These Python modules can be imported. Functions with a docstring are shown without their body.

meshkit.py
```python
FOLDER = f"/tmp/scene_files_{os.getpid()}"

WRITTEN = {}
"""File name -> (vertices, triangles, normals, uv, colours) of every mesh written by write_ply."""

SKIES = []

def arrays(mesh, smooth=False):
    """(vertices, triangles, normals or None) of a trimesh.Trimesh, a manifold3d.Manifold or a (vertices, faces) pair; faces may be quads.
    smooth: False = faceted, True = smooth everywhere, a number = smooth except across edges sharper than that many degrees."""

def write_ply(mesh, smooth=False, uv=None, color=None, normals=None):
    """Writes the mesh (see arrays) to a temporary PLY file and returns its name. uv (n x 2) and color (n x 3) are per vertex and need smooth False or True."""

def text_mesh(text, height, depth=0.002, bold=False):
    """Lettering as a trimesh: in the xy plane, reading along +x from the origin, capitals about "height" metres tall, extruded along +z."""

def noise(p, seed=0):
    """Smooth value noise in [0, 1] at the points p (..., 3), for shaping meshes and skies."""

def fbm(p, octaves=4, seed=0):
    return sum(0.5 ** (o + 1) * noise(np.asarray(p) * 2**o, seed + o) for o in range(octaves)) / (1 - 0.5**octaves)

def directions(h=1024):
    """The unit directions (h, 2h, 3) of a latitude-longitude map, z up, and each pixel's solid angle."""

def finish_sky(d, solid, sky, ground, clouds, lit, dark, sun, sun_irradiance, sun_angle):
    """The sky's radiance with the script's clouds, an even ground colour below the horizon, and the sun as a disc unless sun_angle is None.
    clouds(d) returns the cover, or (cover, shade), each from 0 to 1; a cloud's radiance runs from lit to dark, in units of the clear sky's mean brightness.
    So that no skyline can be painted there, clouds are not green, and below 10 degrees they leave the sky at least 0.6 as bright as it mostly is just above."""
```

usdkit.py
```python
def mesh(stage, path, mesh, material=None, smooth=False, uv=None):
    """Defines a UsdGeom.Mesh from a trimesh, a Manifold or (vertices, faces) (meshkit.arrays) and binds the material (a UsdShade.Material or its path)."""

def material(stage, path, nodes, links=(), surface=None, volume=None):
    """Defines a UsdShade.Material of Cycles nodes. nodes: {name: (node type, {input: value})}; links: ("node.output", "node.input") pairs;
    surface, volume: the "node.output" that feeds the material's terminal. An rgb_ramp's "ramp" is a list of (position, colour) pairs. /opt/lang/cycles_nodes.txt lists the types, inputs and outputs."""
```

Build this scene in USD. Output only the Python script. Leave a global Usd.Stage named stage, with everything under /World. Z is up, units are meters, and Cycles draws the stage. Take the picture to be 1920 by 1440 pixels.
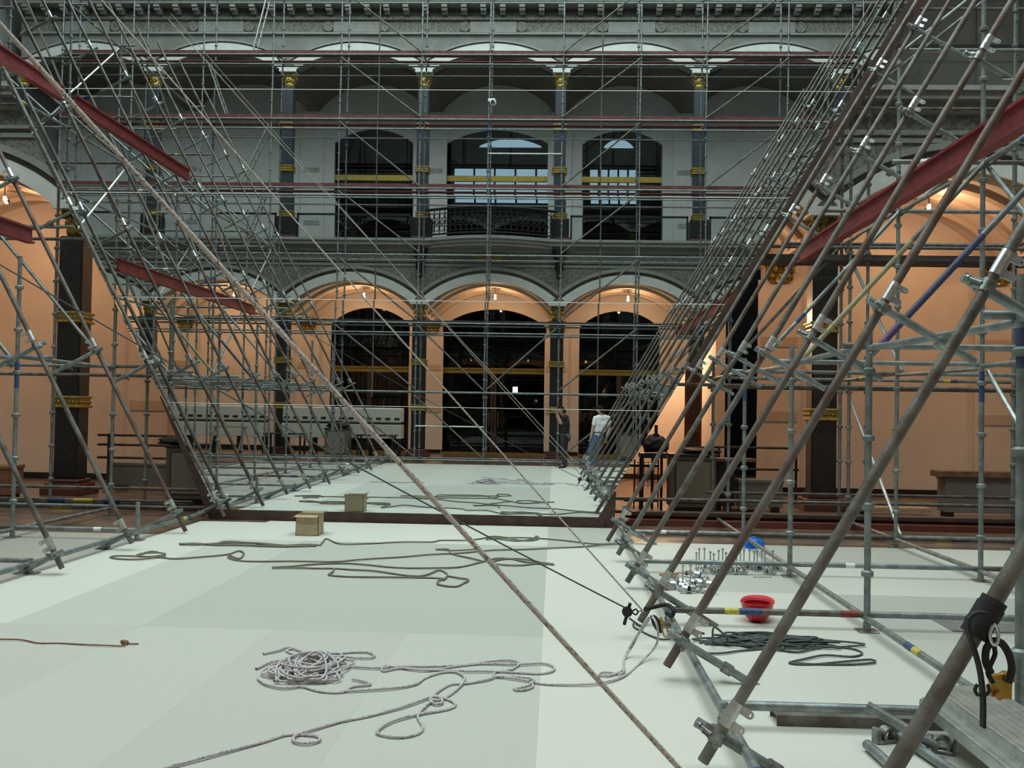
import math, random
import numpy as np, trimesh
import manifold3d as m3
from shapely.geometry import Polygon, box as sbox
from pxr import Usd, UsdGeom, UsdLux, UsdShade, Gf, Sdf, Vt
import usdkit, meshkit

random.seed(7)
RNG = np.random.default_rng(7)
stage = Usd.Stage.CreateInMemory()
UsdGeom.SetStageUpAxis(stage, UsdGeom.Tokens.z)
UsdGeom.SetStageMetersPerUnit(stage, 1.0)
UsdGeom.Xform.Define(stage, '/World')
UsdGeom.Scope.Define(stage, '/World/Looks')

# ------------------------------------------------------------------ camera, light, exposure
F, CX, CY, HC = 1930.0, 960.0, 720.0, 1.6          # focal length in pixels, image centre, eye height
VP, ROLL = (80.0, 49.0), 0.0171                    # where the hall's long axis (+Y) vanishes, from the centre; roll
ey = np.array([VP[0], VP[1], F]); ey /= np.linalg.norm(ey)
ez = -np.array([-ROLL, 1.0, -(VP[1] - ROLL * VP[0]) / F]); ez /= np.linalg.norm(ez)
ex = np.cross(ey, ez)
AX = np.array([ex, ey, ez])                         # rows: world axes in camera coordinates (right, down, forward)
CAM = np.array([0.0, 0.0, HC])
right, down, fwd = AX[:, 0], AX[:, 1], AX[:, 2]
cam = UsdGeom.Camera.Define(stage, '/World/camera')
cam.CreateHorizontalApertureAttr(36.0); cam.CreateVerticalApertureAttr(27.0)
cam.CreateFocalLengthAttr(36.0 * F / 1920.0)
cam.CreateClippingRangeAttr(Gf.Vec2f(0.02, 200.0))
cam.CreateExposureAttr(0.32)
M = np.eye(4); M[0, :3] = right; M[1, :3] = -down; M[2, :3] = -fwd; M[3, :3] = CAM
cam.AddTransformOp().Set(Gf.Matrix4d(M.tolist()))

dome = UsdLux.DomeLight.Define(stage, '/World/sky')
dome.CreateIntensityAttr(0.10); dome.CreateColorAttr(Gf.Vec3f(0.80, 0.95, 1.0))
sky = UsdLux.RectLight.Define(stage, '/World/roof_skylight')      # daylight falling through the glass roof of the court
sky.CreateWidthAttr(24.0); sky.CreateHeightAttr(19.0); sky.CreateIntensityAttr(2.9)
sky.CreateColorAttr(Gf.Vec3f(0.88, 1.0, 0.955))
sky.AddTranslateOp().Set(Gf.Vec3d(-2.2, 6.5, 19.4))

def ray(px, py):
    d = AX @ np.array([px - CX, py - CY, F]); return d
def on_z(px, py, z=0.0):
    d = ray(px, py); t = (z - HC) / d[2]; return CAM + t * d
def on_y(px, py, y):
    d = ray(px, py); return CAM + y / d[1] * d
def V(*a): return np.array(a, float)

# ------------------------------------------------------------------ materials
LOOK = {}
def mat(name, color, rough=0.5, metal=0.0, vary=0.0, scale=8.0, bump=0.0, bscale=60.0, color2=None, thr=(0.4, 0.65), spec=0.5, stretch=None, **kw):
    nodes = {'p': ('principled_bsdf', dict(base_color=color, roughness=rough, metallic=metal, specular_ior_level=spec, **kw)), 'g': ('geometry', {})}
    links = []
    src = 'g.position'
    if stretch:
        nodes['mp'] = ('mapping', {'scale': stretch}); links.append(('g.position', 'mp.vector')); src = 'mp.vector'
    if vary or color2:
        c2 = color2 or tuple(max(0, c * (1 - vary)) for c in color)
        c1 = color if color2 else tuple(min(1, c * (1 + vary)) for c in color)
        nodes['n'] = ('noise_texture', {'scale': scale, 'detail': 4.0, 'roughness': 0.6})
        nodes['r'] = ('rgb_ramp', {'ramp': [(0, c2), (thr[0], c2), (thr[1], c1), (1, c1)]})
        links += [(src, 'n.vector'), ('n.fac', 'r.fac'), ('r.color', 'p.base_color')]
    if bump:
        nodes['bn'] = ('noise_texture', {'scale': bscale, 'detail': 3.0}); nodes['b'] = ('bump', {'strength': bump, 'distance': 0.01})
        links += [('g.position', 'bn.vector'), ('bn.fac', 'b.height'), ('b.normal', 'p.normal')]
    LOOK[name] = usdkit.material(stage, '/World/Looks/' + name, nodes, links, surface='p.BSDF'); return LOOK[name]

def emit(name, color, strength):
    LOOK[name] = usdkit.material(stage, '/World/Looks/' + name, {'e': ('emission', {'color': color, 'strength': strength})}, surface='e.emission')

mat('steel', (0.225, 0.26, 0.262), 0.42, 0.5, 0.25, 9, 0.15, 90)
mat('steel_weathered', (0.175, 0.175, 0.16), 0.5, 0.4, scale=7, color2=(0.10, 0.085, 0.07), thr=(0.38, 0.6), bump=0.2)
mat('steel_brown', (0.155, 0.145, 0.13), 0.5, 0.35, scale=5, color2=(0.11, 0.06, 0.045), thr=(0.35, 0.6), bump=0.2)
mat('steel_bright', (0.66, 0.70, 0.72), 0.28, 0.9, 0.12, 30)
mat('coupler_steel', (0.26, 0.28, 0.27), 0.4, 0.8, 0.3, 25)
mat('zinc', (0.55, 0.60, 0.62), 0.36, 0.95, 0.15, 40)
mat('aluminium', (0.52, 0.55, 0.53), 0.38, 0.8, 0.12, 12, 0.15, 120)
mat('girder_red', (0.20, 0.022, 0.025), 0.5, 0.0, 0.25, 6)
mat('deck_dark', (0.055, 0.05, 0.05), 0.7, 0.0, 0.3, 4)
mat('deck_red', (0.13, 0.035, 0.035), 0.6, 0.0, 0.25, 4)
mat('tape_yellow', (0.52, 0.46, 0.08), 0.55, 0.0, 0.2, 30)
mat('tape_blue', (0.03, 0.075, 0.19), 0.5, 0.0, 0.2, 30)
mat('tape_red', (0.22, 0.03, 0.03), 0.5, 0.0, 0.2, 30)
mat('tape_white', (0.75, 0.77, 0.75), 0.5); mat('paint_cream', (0.33, 0.30, 0.17), 0.5, 0.0, 0.15, 9); mat('paint_indigo', (0.05, 0.06, 0.13), 0.5, 0.0, 0.2, 9)
mat('tape_violet', (0.10, 0.05, 0.17), 0.5, 0.0, 0.2, 20)
for i, c in enumerate([(0.565, 0.58, 0.53), (0.43, 0.445, 0.405), (0.475, 0.49, 0.445), (0.41, 0.425, 0.385), (0.585, 0.59, 0.535), (0.46, 0.47, 0.43)]):
    mat('carpet_%s' % 'abcdef'[i], c, 0.9, 0.0, 0.05, 160, 0.25, 500, spec=0.15)
mat('hall_floor', (0.17, 0.115, 0.085), 0.22, 0.0, 0.25, 3, 0.03, 30)
mat('stone_white', (0.70, 0.74, 0.72), 0.7, 0.0, 0.06, 3, 0.1, 40)
mat('stone_grey', (0.235, 0.243, 0.23), 0.8, 0.0, 0.12, 2.5, 0.2, 30)
mat('stone_frieze', (0.25, 0.25, 0.23), 0.85, scale=14, color2=(0.14, 0.14, 0.125), thr=(0.42, 0.55), bump=0.6, bscale=22)
mat('stone_tablet', (0.30, 0.315, 0.30), 0.8, 0.0, 0.08, 6)
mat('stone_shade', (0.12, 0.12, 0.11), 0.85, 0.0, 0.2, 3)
mat('plaster_warm', (0.66, 0.56, 0.47), 0.85, 0.0, 0.04, 1.5, 0.05, 30)
mat('plaster_rib', (0.52, 0.40, 0.31), 0.85, 0.0, 0.05, 1.5)
mat('plaster_cool', (0.52, 0.55, 0.56), 0.85, 0.0, 0.05, 1.5)
mat('plaster_shaded', (0.11, 0.105, 0.095), 0.9, 0.0, 0.1, 1.5)  # plaster with the deep shade of the galleries put into its colour
mat('granite', (0.030, 0.030, 0.032), 0.3, 0.0, scale=40, color2=(0.012, 0.012, 0.013), bump=0.0)
mat('granite_blue', (0.055, 0.065, 0.08), 0.3, 0.0, scale=40, color2=(0.025, 0.03, 0.04))
mat('granite_red', (0.10, 0.035, 0.025), 0.35, 0.0, 0.3, 30)
mat('gold', (0.42, 0.31, 0.075), 0.38, 0.7, 0.3, 30)
mat('gold_dim', (0.27, 0.21, 0.045), 0.45, 0.5, 0.3, 30)
mat('iron', (0.018, 0.018, 0.02), 0.45, 0.3)
mat('frame_dark', (0.045, 0.02, 0.015), 0.5, 0.0, 0.3, 5)
mat('plywood_dark', (0.055, 0.028, 0.02), 0.55, 0.0, 0.3, 4)
mat('skirting', (0.012, 0.011, 0.010), 0.4)
mat('room_dark', (0.012, 0.012, 0.012), 0.9)
mat('cardboard', (0.42, 0.33, 0.21), 0.8, 0.0, 0.08, 12)
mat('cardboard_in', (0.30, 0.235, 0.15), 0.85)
mat('tape_parcel', (0.44, 0.37, 0.25), 0.35)
mat('rope_grey', (0.56, 0.54, 0.55), 0.85, scale=110, color2=(0.22, 0.18, 0.20), thr=(0.38, 0.48), bump=0.5, bscale=300)
mat('rope_beige', (0.50, 0.44, 0.40), 0.85, scale=90, color2=(0.15, 0.10, 0.09), thr=(0.36, 0.46), bump=0.5, bscale=300)
mat('rope_olive', (0.19, 0.175, 0.13), 0.85, 0.0, 0.3, 90, 0.4, 300)
mat('rope_green', (0.085, 0.105, 0.10), 0.85, 0.0, 0.35, 90, 0.4, 300)
mat('rope_dark', (0.06, 0.07, 0.07), 0.85, 0.0, 0.3, 90)
mat('rope_brown', (0.24, 0.12, 0.07), 0.85, 0.0, 0.3, 90)
mat('webbing', (0.012, 0.011, 0.014), 0.75, bump=0.4, bscale=400)
mat('brass', (0.45, 0.27, 0.06), 0.3, 0.9, 0.2, 40)
mat('helmet_red', (0.58, 0.012, 0.035), 0.3, 0.0)
mat('helmet_blue', (0.01, 0.16, 0.62), 0.28, 0.0)
mat('helmet_lining', (0.35, 0.02, 0.04), 0.6)
mat('wood', (0.45, 0.31, 0.19), 0.7, 0.0, 0.2, 8, stretch=(2, 12, 12))
mat('wood_brown', (0.20, 0.10, 0.055), 0.6, 0.0, 0.25, 6)
mat('crate_grey', (0.19, 0.18, 0.155), 0.75, 0.0, 0.1, 4)
mat('cabinet_panel', (0.27, 0.25, 0.20), 0.6, 0.0, 0.06, 4)
mat('cabinet_frame', (0.16, 0.145, 0.115), 0.6)
mat('counter_cream', (0.62, 0.60, 0.53), 0.6)
mat('black', (0.012, 0.012, 0.013), 0.55)
mat('plate_grey', (0.22, 0.225, 0.22), 0.55, 0.3, 0.15, 10)
mat('skin', (0.52, 0.31, 0.22), 0.55)
mat('hair', (0.018, 0.011, 0.008), 0.8, spec=0.2)
mat('shirt_white', (0.82, 0.85, 0.88), 0.8, bump=0.4, bscale=14)
mat('jeans', (0.10, 0.17, 0.30), 0.85, 0.0, 0.25, 14, 0.4, 20)
mat('shirt_black', (0.016, 0.016, 0.018), 0.85, bump=0.4, bscale=14)
mat('trousers_dark', (0.035, 0.036, 0.04), 0.85)
mat('shoe', (0.03, 0.025, 0.022), 0.6)
mat('camera_silver', (0.55, 0.56, 0.57), 0.3, 0.7)
mat('door_red', (0.12, 0.03, 0.018), 0.45, 0.0, 0.2, 4)
LOOK['mirror'] = usdkit.material(stage, '/World/Looks/mirror', {'m': ('metallic_bsdf', {'color': (0.80, 0.84, 0.84), 'edge_tint': (0.9, 0.9, 0.9), 'fresnel_type': 'f82', 'roughness': 0.0}), }, surface='m.BSDF')
LOOK['dark_glass'] = usdkit.material(stage, '/World/Looks/dark_glass', {'t': ('transparent_bsdf', {'color': (0.30, 0.32, 0.32)}), 'g': ('glossy_bsdf', {'color': (1, 1, 1), 'roughness': 0.02}), 'f': ('fresnel', {'IOR': 1.5}), 'm': ('mix_closure', {})},
                                    [('t.BSDF', 'm.closure1'), ('g.BSDF', 'm.closure2'), ('f.fac', 'm.fac')], surface='m.closure')
LOOK['clear_glass'] = usdkit.material(stage, '/World/Looks/clear_glass', {'t': ('transparent_bsdf', {'color': (0.93, 0.95, 0.95)}), 'g': ('glossy_bsdf', {'color': (1, 1, 1), 'roughness': 0.02}), 'f': ('fresnel', {'IOR': 1.5}), 'm': ('mix_closure', {})},
                                     [('t.BSDF', 'm.closure1'), ('g.BSDF', 'm.closure2'), ('f.fac', 'm.fac')], surface='m.closure')
emit('bulb', (1.0, 0.62, 0.30), 60.0)
emit('reflection_glow', (0.62, 0.84, 1.0), 4.0)  # added glow standing in for reflections in the upper gallery glass
emit('white_lamp', (1.0, 0.93, 0.85), 40.0)

# ------------------------------------------------------------------ mesh helpers: every primitive is (vertices, triangles, normals)
def frame(d):
    d = np.asarray(d, float); d = d / np.linalg.norm(d)
    a = V(0, 0, 1) if abs(d[2]) < 0.9 else V(1, 0, 0)
    u = np.cross(a, d); u /= np.linalg.norm(u)
    return d, u, np.cross(d, u)
_circ = {}
def circ(n):
    if n not in _circ:
        t = np.arange(n) / n * 2 * np.pi; _circ[n] = np.stack([np.cos(t), np.sin(t)], 1)
    return _circ[n]
def tube(p, q, r, n=10, r2=None):
    p, q = np.asarray(p, float), np.asarray(q, float); d, u, w = frame(q - p); c = circ(n)
    rad = c[:, :1] * u + c[:, 1:] * w; r2 = r if r2 is None else r2
    v = np.vstack([p + r * rad, q + r2 * rad, p + r * rad, q + r2 * rad])
    nn = np.vstack([rad, rad, np.tile(-d, (n, 1)), np.tile(d, (n, 1))])
    i = np.arange(n); j = (i + 1) % n
    f = [np.stack([i, j, n + j], 1), np.stack([i, n + j, n + i], 1)]
    k = np.arange(1, n - 1)
    f += [np.stack([np.full(n - 2, 2 * n), 2 * n + k + 1, 2 * n + k], 1), np.stack([np.full(n - 2, 3 * n), 3 * n + k, 3 * n + k + 1], 1)]
    return v, np.vstack(f), nn
_bv = np.array([[x, y, z] for x in (-.5, .5) for y in (-.5, .5) for z in (-.5, .5)])
_bq = [(0, 1, 3, 2), (4, 6, 7, 5), (0, 4, 5, 1), (2, 3, 7, 6), (0, 2, 6, 4), (1, 5, 7, 3)]
def flat(v, f):
    v = np.asarray(v, float); f = np.asarray(f, int); p = v[f]
    n = np.cross(p[:, 1] - p[:, 0], p[:, 2] - p[:, 0]); l = np.linalg.norm(n, axis=1, keepdims=True); n = np.where(l > 0, n / np.maximum(l, 1e-12), [0, 0, 1.0])
    return p.reshape(-1, 3), np.arange(len(f) * 3).reshape(-1, 3), np.repeat(n, 3, 0)
_bf = np.array([[a, b, c] for q in _bq for a, b, c in ((q[0], q[1], q[2]), (q[0], q[2], q[3]))])
def box(lo, hi):
    lo, hi = np.asarray(lo, float), np.asarray(hi, float); return flat((lo + hi) / 2 + _bv * (hi - lo), _bf)
def obox(c, size, ax):          # oriented box, ax rows are its axes
    return flat(np.asarray(c, float) + (_bv * np.asarray(size, float)) @ np.asarray(ax, float), _bf)
def bar(p, q, w, h, up=(0, 0, 1)):
    p, q = np.asarray(p, float), np.asarray(q, float); d = q - p; L = np.linalg.norm(d); d /= L
    s = np.cross(np.asarray(up, float), d); s /= np.linalg.norm(s); return obox((p + q) / 2, (L, w, h), [d, s, np.cross(d, s)])
def cbox(lo, hi, c):            # chamfered box
    lo, hi = np.asarray(lo, float), np.asarray(hi, float); pts = []
    for s in np.ndindex(2, 2, 2):
        p = np.where(s, hi, lo); k = np.where(s, -1, 1)
        for a in range(3):
            q = p + k * c; q[a] = p[a]; pts.append(q)
    h = m3.Manifold.hull_points(np.array(pts)).to_mesh(); return flat(h.vert_properties[:, :3], h.tri_verts)
def smooth(mesh, ang=40):
    v, f, n = meshkit.arrays(mesh, ang); return v, f, n
def lathe(prof, n=20, at=(0, 0, 0), ax=None, ang=40):
    prof = np.asarray(prof, float); c = circ(n); k = len(prof)
    v = np.concatenate([np.column_stack([c * r, np.full(n, z)]) for r, z in prof]); f = []
    i = np.arange(n); j = (i + 1) % n
    for a in range(k - 1):
        f += [np.stack([a * n + i, a * n + j, (a + 1) * n + j], 1), np.stack([a * n + i, (a + 1) * n + j, (a + 1) * n + i], 1)]
    m = trimesh.Trimesh(v, np.vstack(f), process=False); m.merge_vertices(); m.update_faces(m.nondegenerate_faces())
    v, f, nn = meshkit.arrays(m, ang)
    if ax is not None: R = np.asarray(ax, float); v = v @ R; nn = nn @ R
    return v + np.asarray(at, float), f, nn
def ring_on(p, d, r, r0, w, n=12):      # a collar around an axis
    d, u, s = frame(d); c = circ(n); rad = c[:, :1] * u + c[:, 1:] * s
    return tube(np.asarray(p) - d * w / 2, np.asarray(p) + d * w / 2, r, n)
def sphere(c, r, n=2, scale=(1, 1, 1)):
    m = trimesh.creation.icosphere(n, 1.0); v = m.vertices * np.asarray(scale) * r; nn = m.vertices / np.asarray(scale); nn /= np.linalg.norm(nn, axis=1, keepdims=True)
    return v + np.asarray(c, float), np.array(m.faces), nn
def sweep(pts, r, n=7, closed=False):
    p = np.asarray(pts, float); t = np.gradient(p, axis=0); t /= np.maximum(np.linalg.norm(t, axis=1, keepdims=True), 1e-9)
    d, u, w = frame(t[0]); us = [u]
    for k in range(1, len(p)):
        u = u - t[k] * (u @ t[k]); u /= max(np.linalg.norm(u), 1e-9); us.append(u)
    us = np.array(us); ws = np.cross(t, us); c = circ(n)
    rad = c[None, :, :1] * us[:, None] + c[None, :, 1:] * ws[:, None]
    v = (p[:, None] + r * rad).reshape(-1, 3); nn = rad.reshape(-1, 3); k = len(p)
    i = np.arange(n); j = (i + 1) % n; a = (np.arange(k - 1) * n)[:, None]
    f = np.concatenate([np.stack([a + i, a + j, a + n + j], -1).reshape(-1, 3), np.stack([a + i, a + n + j, a + n + i], -1).reshape(-1, 3)])
    return v, f, nn
def spline(pts, step=0.03):
    p = np.asarray(pts, float); q = np.vstack([2 * p[0] - p[1], p, 2 * p[-1] - p[-2]]); out = []
    for i in range(1, len(q) - 2):
        L = np.linalg.norm(q[i + 1] - q[i]); m = max(2, int(L / step)); t = np.linspace(0, 1, m, endpoint=False)[:, None]
        out.append(0.5 * (2 * q[i] + (q[i + 1] - q[i - 1]) * t + (2 * q[i - 1] - 5 * q[i] + 4 * q[i + 1] - q[i + 2]) * t**2 + (3 * q[i] - q[i - 1] - 3 * q[i + 1] + q[i + 2]) * t**3))
    return np.vstack(out + [p[-1:]])
def extrude(poly, d0, d1, put):         # polygon in (x, z), pushed from depth d0 to d1, through put(x, d, z)
    gs = getattr(poly, 'geoms', [poly]); out = []
    for g in gs:
        m = trimesh.creation.extrude_polygon(g, d1 - d0, engine='earcut'); v = np.array(m.vertices)
        out.append(flat(put(v[:, 0], d0 + v[:, 2], v[:, 1]), m.faces))
    return merge(out)
def merge(ms):
    v, f, n, o = [], [], [], 0
    for a, b, c in ms: v.append(a); f.append(b + o); n.append(c); o += len(a)
    return np.vstack(v), np.vstack(f), np.vstack(n)
def move(m, R=None, t=(0, 0, 0)):
    v, f, n = m
    if R is not None: R = np.asarray(R, float); v = v @ R.T; n = n @ R.T
    return v + np.asarray(t, float), f, n
def rotz(a): c, s = math.cos(a), math.sin(a); return np.array([[c, -s, 0], [s, c, 0], [0, 0, 1.0]])
def rotx(a): c, s = math.cos(a), math.sin(a); return np.array([[1.0, 0, 0], [0, c, -s], [0, s, c]])
def roty(a): c, s = math.cos(a), math.sin(a); return np.array([[c, 0, s], [0, 1.0, 0], [-s, 0, c]])

# ------------------------------------------------------------------ scene helpers
NAMES = {}
def path_of(parent): return '/World' if parent is None else str(parent.GetPath())
def numbered(parent, name):
    k = (path_of(parent), name); c = NAMES.get(k, 0); NAMES[k] = c + 1
    return '%s/%s' % (k[0], name if c == 0 else '%s_%03d' % (name, c))
def tag(o, label=None, cat=None, group=None, kind=None):
    for k, x in (('label', label), ('category', cat), ('group', group), ('kind', kind)):
        if x: o.SetCustomDataByKey(k, x)
    return o
def obj(name, m, look, parent=None, label=None, cat=None, group=None, kind=None):
    if isinstance(m, list): m = merge(m)
    g = UsdGeom.Mesh.Define(stage, numbered(parent, name)); v, f, n = m
    g.CreatePointsAttr(Vt.Vec3fArray.FromNumpy(np.ascontiguousarray(v, np.float32)))
    g.CreateFaceVertexCountsAttr(Vt.IntArray.FromNumpy(np.full(len(f), 3, np.int32)))
    g.CreateFaceVertexIndicesAttr(Vt.IntArray.FromNumpy(np.ascontiguousarray(f, np.int32).ravel()))
    g.CreateSubdivisionSchemeAttr('none')
    g.CreateNormalsAttr(Vt.Vec3fArray.FromNumpy(np.ascontiguousarray(n, np.float32))); g.SetNormalsInterpolation('vertex')
    UsdShade.MaterialBindingAPI.Apply(g.GetPrim()).Bind(LOOK[look])
    return tag(g.GetPrim(), label, cat, group, kind)
def thing(name, label=None, cat=None, loc=(0, 0, 0), rz=0.0, group=None, kind=None):
    x = UsdGeom.Xform.Define(stage, numbered(None, name)); x.AddTranslateOp().Set(Gf.Vec3d(*map(float, loc)))
    if rz: x.AddRotateZOp().Set(math.degrees(rz))
    return tag(x.GetPrim(), label, cat, group, kind)
def dup(root, name, label, cat, loc, rz=0.0, group=None, kind=None):
    r = thing(name, label, cat, loc, rz, group, kind)
    r.GetReferences().AddInternalReference(root.GetPath()); r.SetInstanceable(True); return r

# ================================================================== THE HALL
XL, XR = -18.2, 13.6
YB, YF = -4.75, 17.6          # rear arcade (behind the camera) and far arcade
DEEP = 3.4                    # depth of the arcades
MY = 14.2                     # the mirror
obj('floor', box((XL - 6, YB - 12, -0.25), (XR + 6, YF + 12, 0)), 'hall_floor', label='polished reddish brown hall floor around the pale carpet', kind='structure')
fl = stage.GetPrimAtPath('/World/floor')
# the pale carpet lies in lengths, each its own piece
def carpet(x0, x1, y0, y1, look): obj('carpet_strip', cbox((x0, y0, 0.0), (x1, y1, 0.006), 0.0012), look, fl)
xs = [(-4.8, -3.9), (-3.9, -2.93), (-2.93, -1.97), (-1.97, -1.02), (-1.02, -.06)]
for i, (a, b) in enumerate(xs):
    carpet(a, b, -.9, 7.28, 'carpet_' + 'ffcfc'[i] if i else 'carpet_c')
    carpet(a, b, 7.28, 12.1 if i else 13.9, 'carpet_' + 'acbbb'[i])
    if i: carpet(a, b, 12.1, 14.1, 'carpet_' + 'eaaea'[i])
mat('carpet_beige', (0.36, 0.345, 0.31), 0.9, 0.0, 0.06, 60, 0.2, 300, spec=0.15)
for k, (y0, y1) in enumerate([(-.9, 4.0), (4.0, 8.9), (8.9, 12.4)]): carpet(-6.6, -4.8, y0, y1, 'carpet_beige'); carpet(-8.6, -6.6, y0, y1, 'carpet_beige')
carpet(-.06, .92, -.9, 12.0, 'carpet_e'); carpet(-.06, .92, 12.0, 14.1, 'carpet_b')
for k, (y0, y1) in enumerate([(-.9, 1.2), (1.2, 3.3), (3.3, 5.4), (5.4, 7.5), (7.5, 9.3), (9.3, 11.1), (11.1, 12.65)]):
    carpet(.92, 2.45, y0, y1, 'carpet_' + 'eaeaece'[k]); carpet(2.45, 4.2, y0, y1, 'carpet_' + 'cbacbab'[k]); carpet(4.2, 6.9, y0, y1, 'carpet_' + 'bcabcba'[k])

def arch_poly(xc, a, zs, za, z0, n=28):
    h = za - zs; R = (a * a + h * h) / (2 * h); t = math.asin(a / R); th = np.linspace(-t, t, n)
    return Polygon([(xc - a, z0)] + [(xc + R * math.sin(x), za - R + R * math.cos(x)) for x in th] + [(xc + a, z0)])
def arch_ring(xc, a, zs, za, t0, t1, n=28):
    h = za - zs; R = (a * a + h * h) / (2 * h); t = math.asin(a / R); th = np.linspace(-t, t, n)
    o = [(xc + (R + t1) * math.sin(x), za - R + (R + t1) * math.cos(x)) for x in th]; i = [(xc + (R + t0) * math.sin(x), za - R + (R + t0) * math.cos(x)) for x in th]
    return Polygon(o + i[::-1])

def capital(z0, z1, w):       # gilded leafy capital: bell, two tiers of curled leaves, corner volutes, abacus
    h = z1 - z0; ms = []
    ms.append(lathe([(0.0, z0), (w * .52, z0), (w * .5, z0 + h * .3), (w * .58, z0 + h * .6), (w * .72, z0 + h * .86), (0, z0 + h * .86)], 12))
    ms.append(cbox((-w * .78, -w * .78, z1 - h * .14), (w * .78, w * .78, z1), .02))
    for tier, (zz, rr, k, sz) in enumerate([(z0 + h * .25, w * .55, 8, h * .17), (z0 + h * .55, w * .63, 8, h * .19)]):
        for i in range(k):
            a = (i + .5 * tier) / k * 2 * math.pi; c = V(math.cos(a) * rr, math.sin(a) * rr, zz)
            ms.append(move(sphere((0, 0, 0), sz, 1, (.45, .75, 1.1)), rotz(a), c)); ms.append(move(sphere((0, 0, 0), sz * .5, 1, (.9, .9, .6)), rotz(a), c + V(math.cos(a) * sz * .45, math.sin(a) * sz * .45, sz * .95)))
    for i in range(4):
        a = (i + .5) / 4 * 2 * math.pi; c = V(math.cos(a) * w * .82, math.sin(a) * w * .82, z0 + h * .76)
        ms.append(move(lathe([(0, -.05), (h * .14, -.05), (h * .16, 0), (h * .14, .05), (0, .05)], 10, ax=[[1, 0, 0], [0, 0, 1], [0, -1, 0]]), rotz(a), c))
    return merge(ms)
def band(z0, z1, w):          # gilded band with beading
    ms = [cbox((-w, -w, z0 + .02), (w, w, z1 - .02), .01), cbox((-w - .03, -w - .03, z0), (w + .03, w + .03, z0 + .04), .01), cbox((-w - .03, -w - .03, z1 - .04), (w + .03, w + .03, z1), .01)]
    for s in (-1, 1):
        for t in np.linspace(-w * .85, w * .85, 7):
            ms += [sphere((t, s * (w + .012), (z0 + z1) / 2), .022, 1), sphere((s * (w + .012), t, (z0 + z1) / 2), .022, 1)]
    return merge(ms)
def lower_column(x, y, label):
    t = thing('column', label, 'column', (x, y, 0))
    obj('base', [cbox((-.36, -.36, 0), (.36, .36, .12), .01), cbox((-.31, -.31, .12), (.31, .31, .2), .01), cbox((-.26, -.26, .2), (.26, .26, .27), .02)], 'granite_red', t)
    obj('shaft', cbox((-.21, -.21, .27), (.21, .21, 4.47), .025), 'granite', t)
    obj('gilded_band', band(1.5, 1.7, .225), 'gold', t); obj('gilded_band', band(2.97, 3.16, .225), 'gold', t)
    obj('capital', capital(4.45, 4.97, .25), 'gold_dim', t)
    return t
def upper_column(x, y, label):
    t = thing('upper_column', label, 'column', (x, y, 0))
    obj('pedestal', cbox((-.30, -.30, 7.0), (.30, .30, 7.74), .02), 'granite', t); obj('base', cbox((-.34, -.34, 6.98), (.34, .34, 7.12), .02), 'granite_red', t)
    obj('shaft', cbox((-.185, -.185, 7.9), (.185, .185, 12.0), .025), 'granite_blue', t)
    for a, b in ((7.72, 7.93), (9.22, 9.42), (10.62, 10.82)): obj('gilded_band', band(a, b, .2), 'gold', t)
    obj('capital', capital(11.93, 12.5, .24), 'gold', t)
    return t

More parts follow.
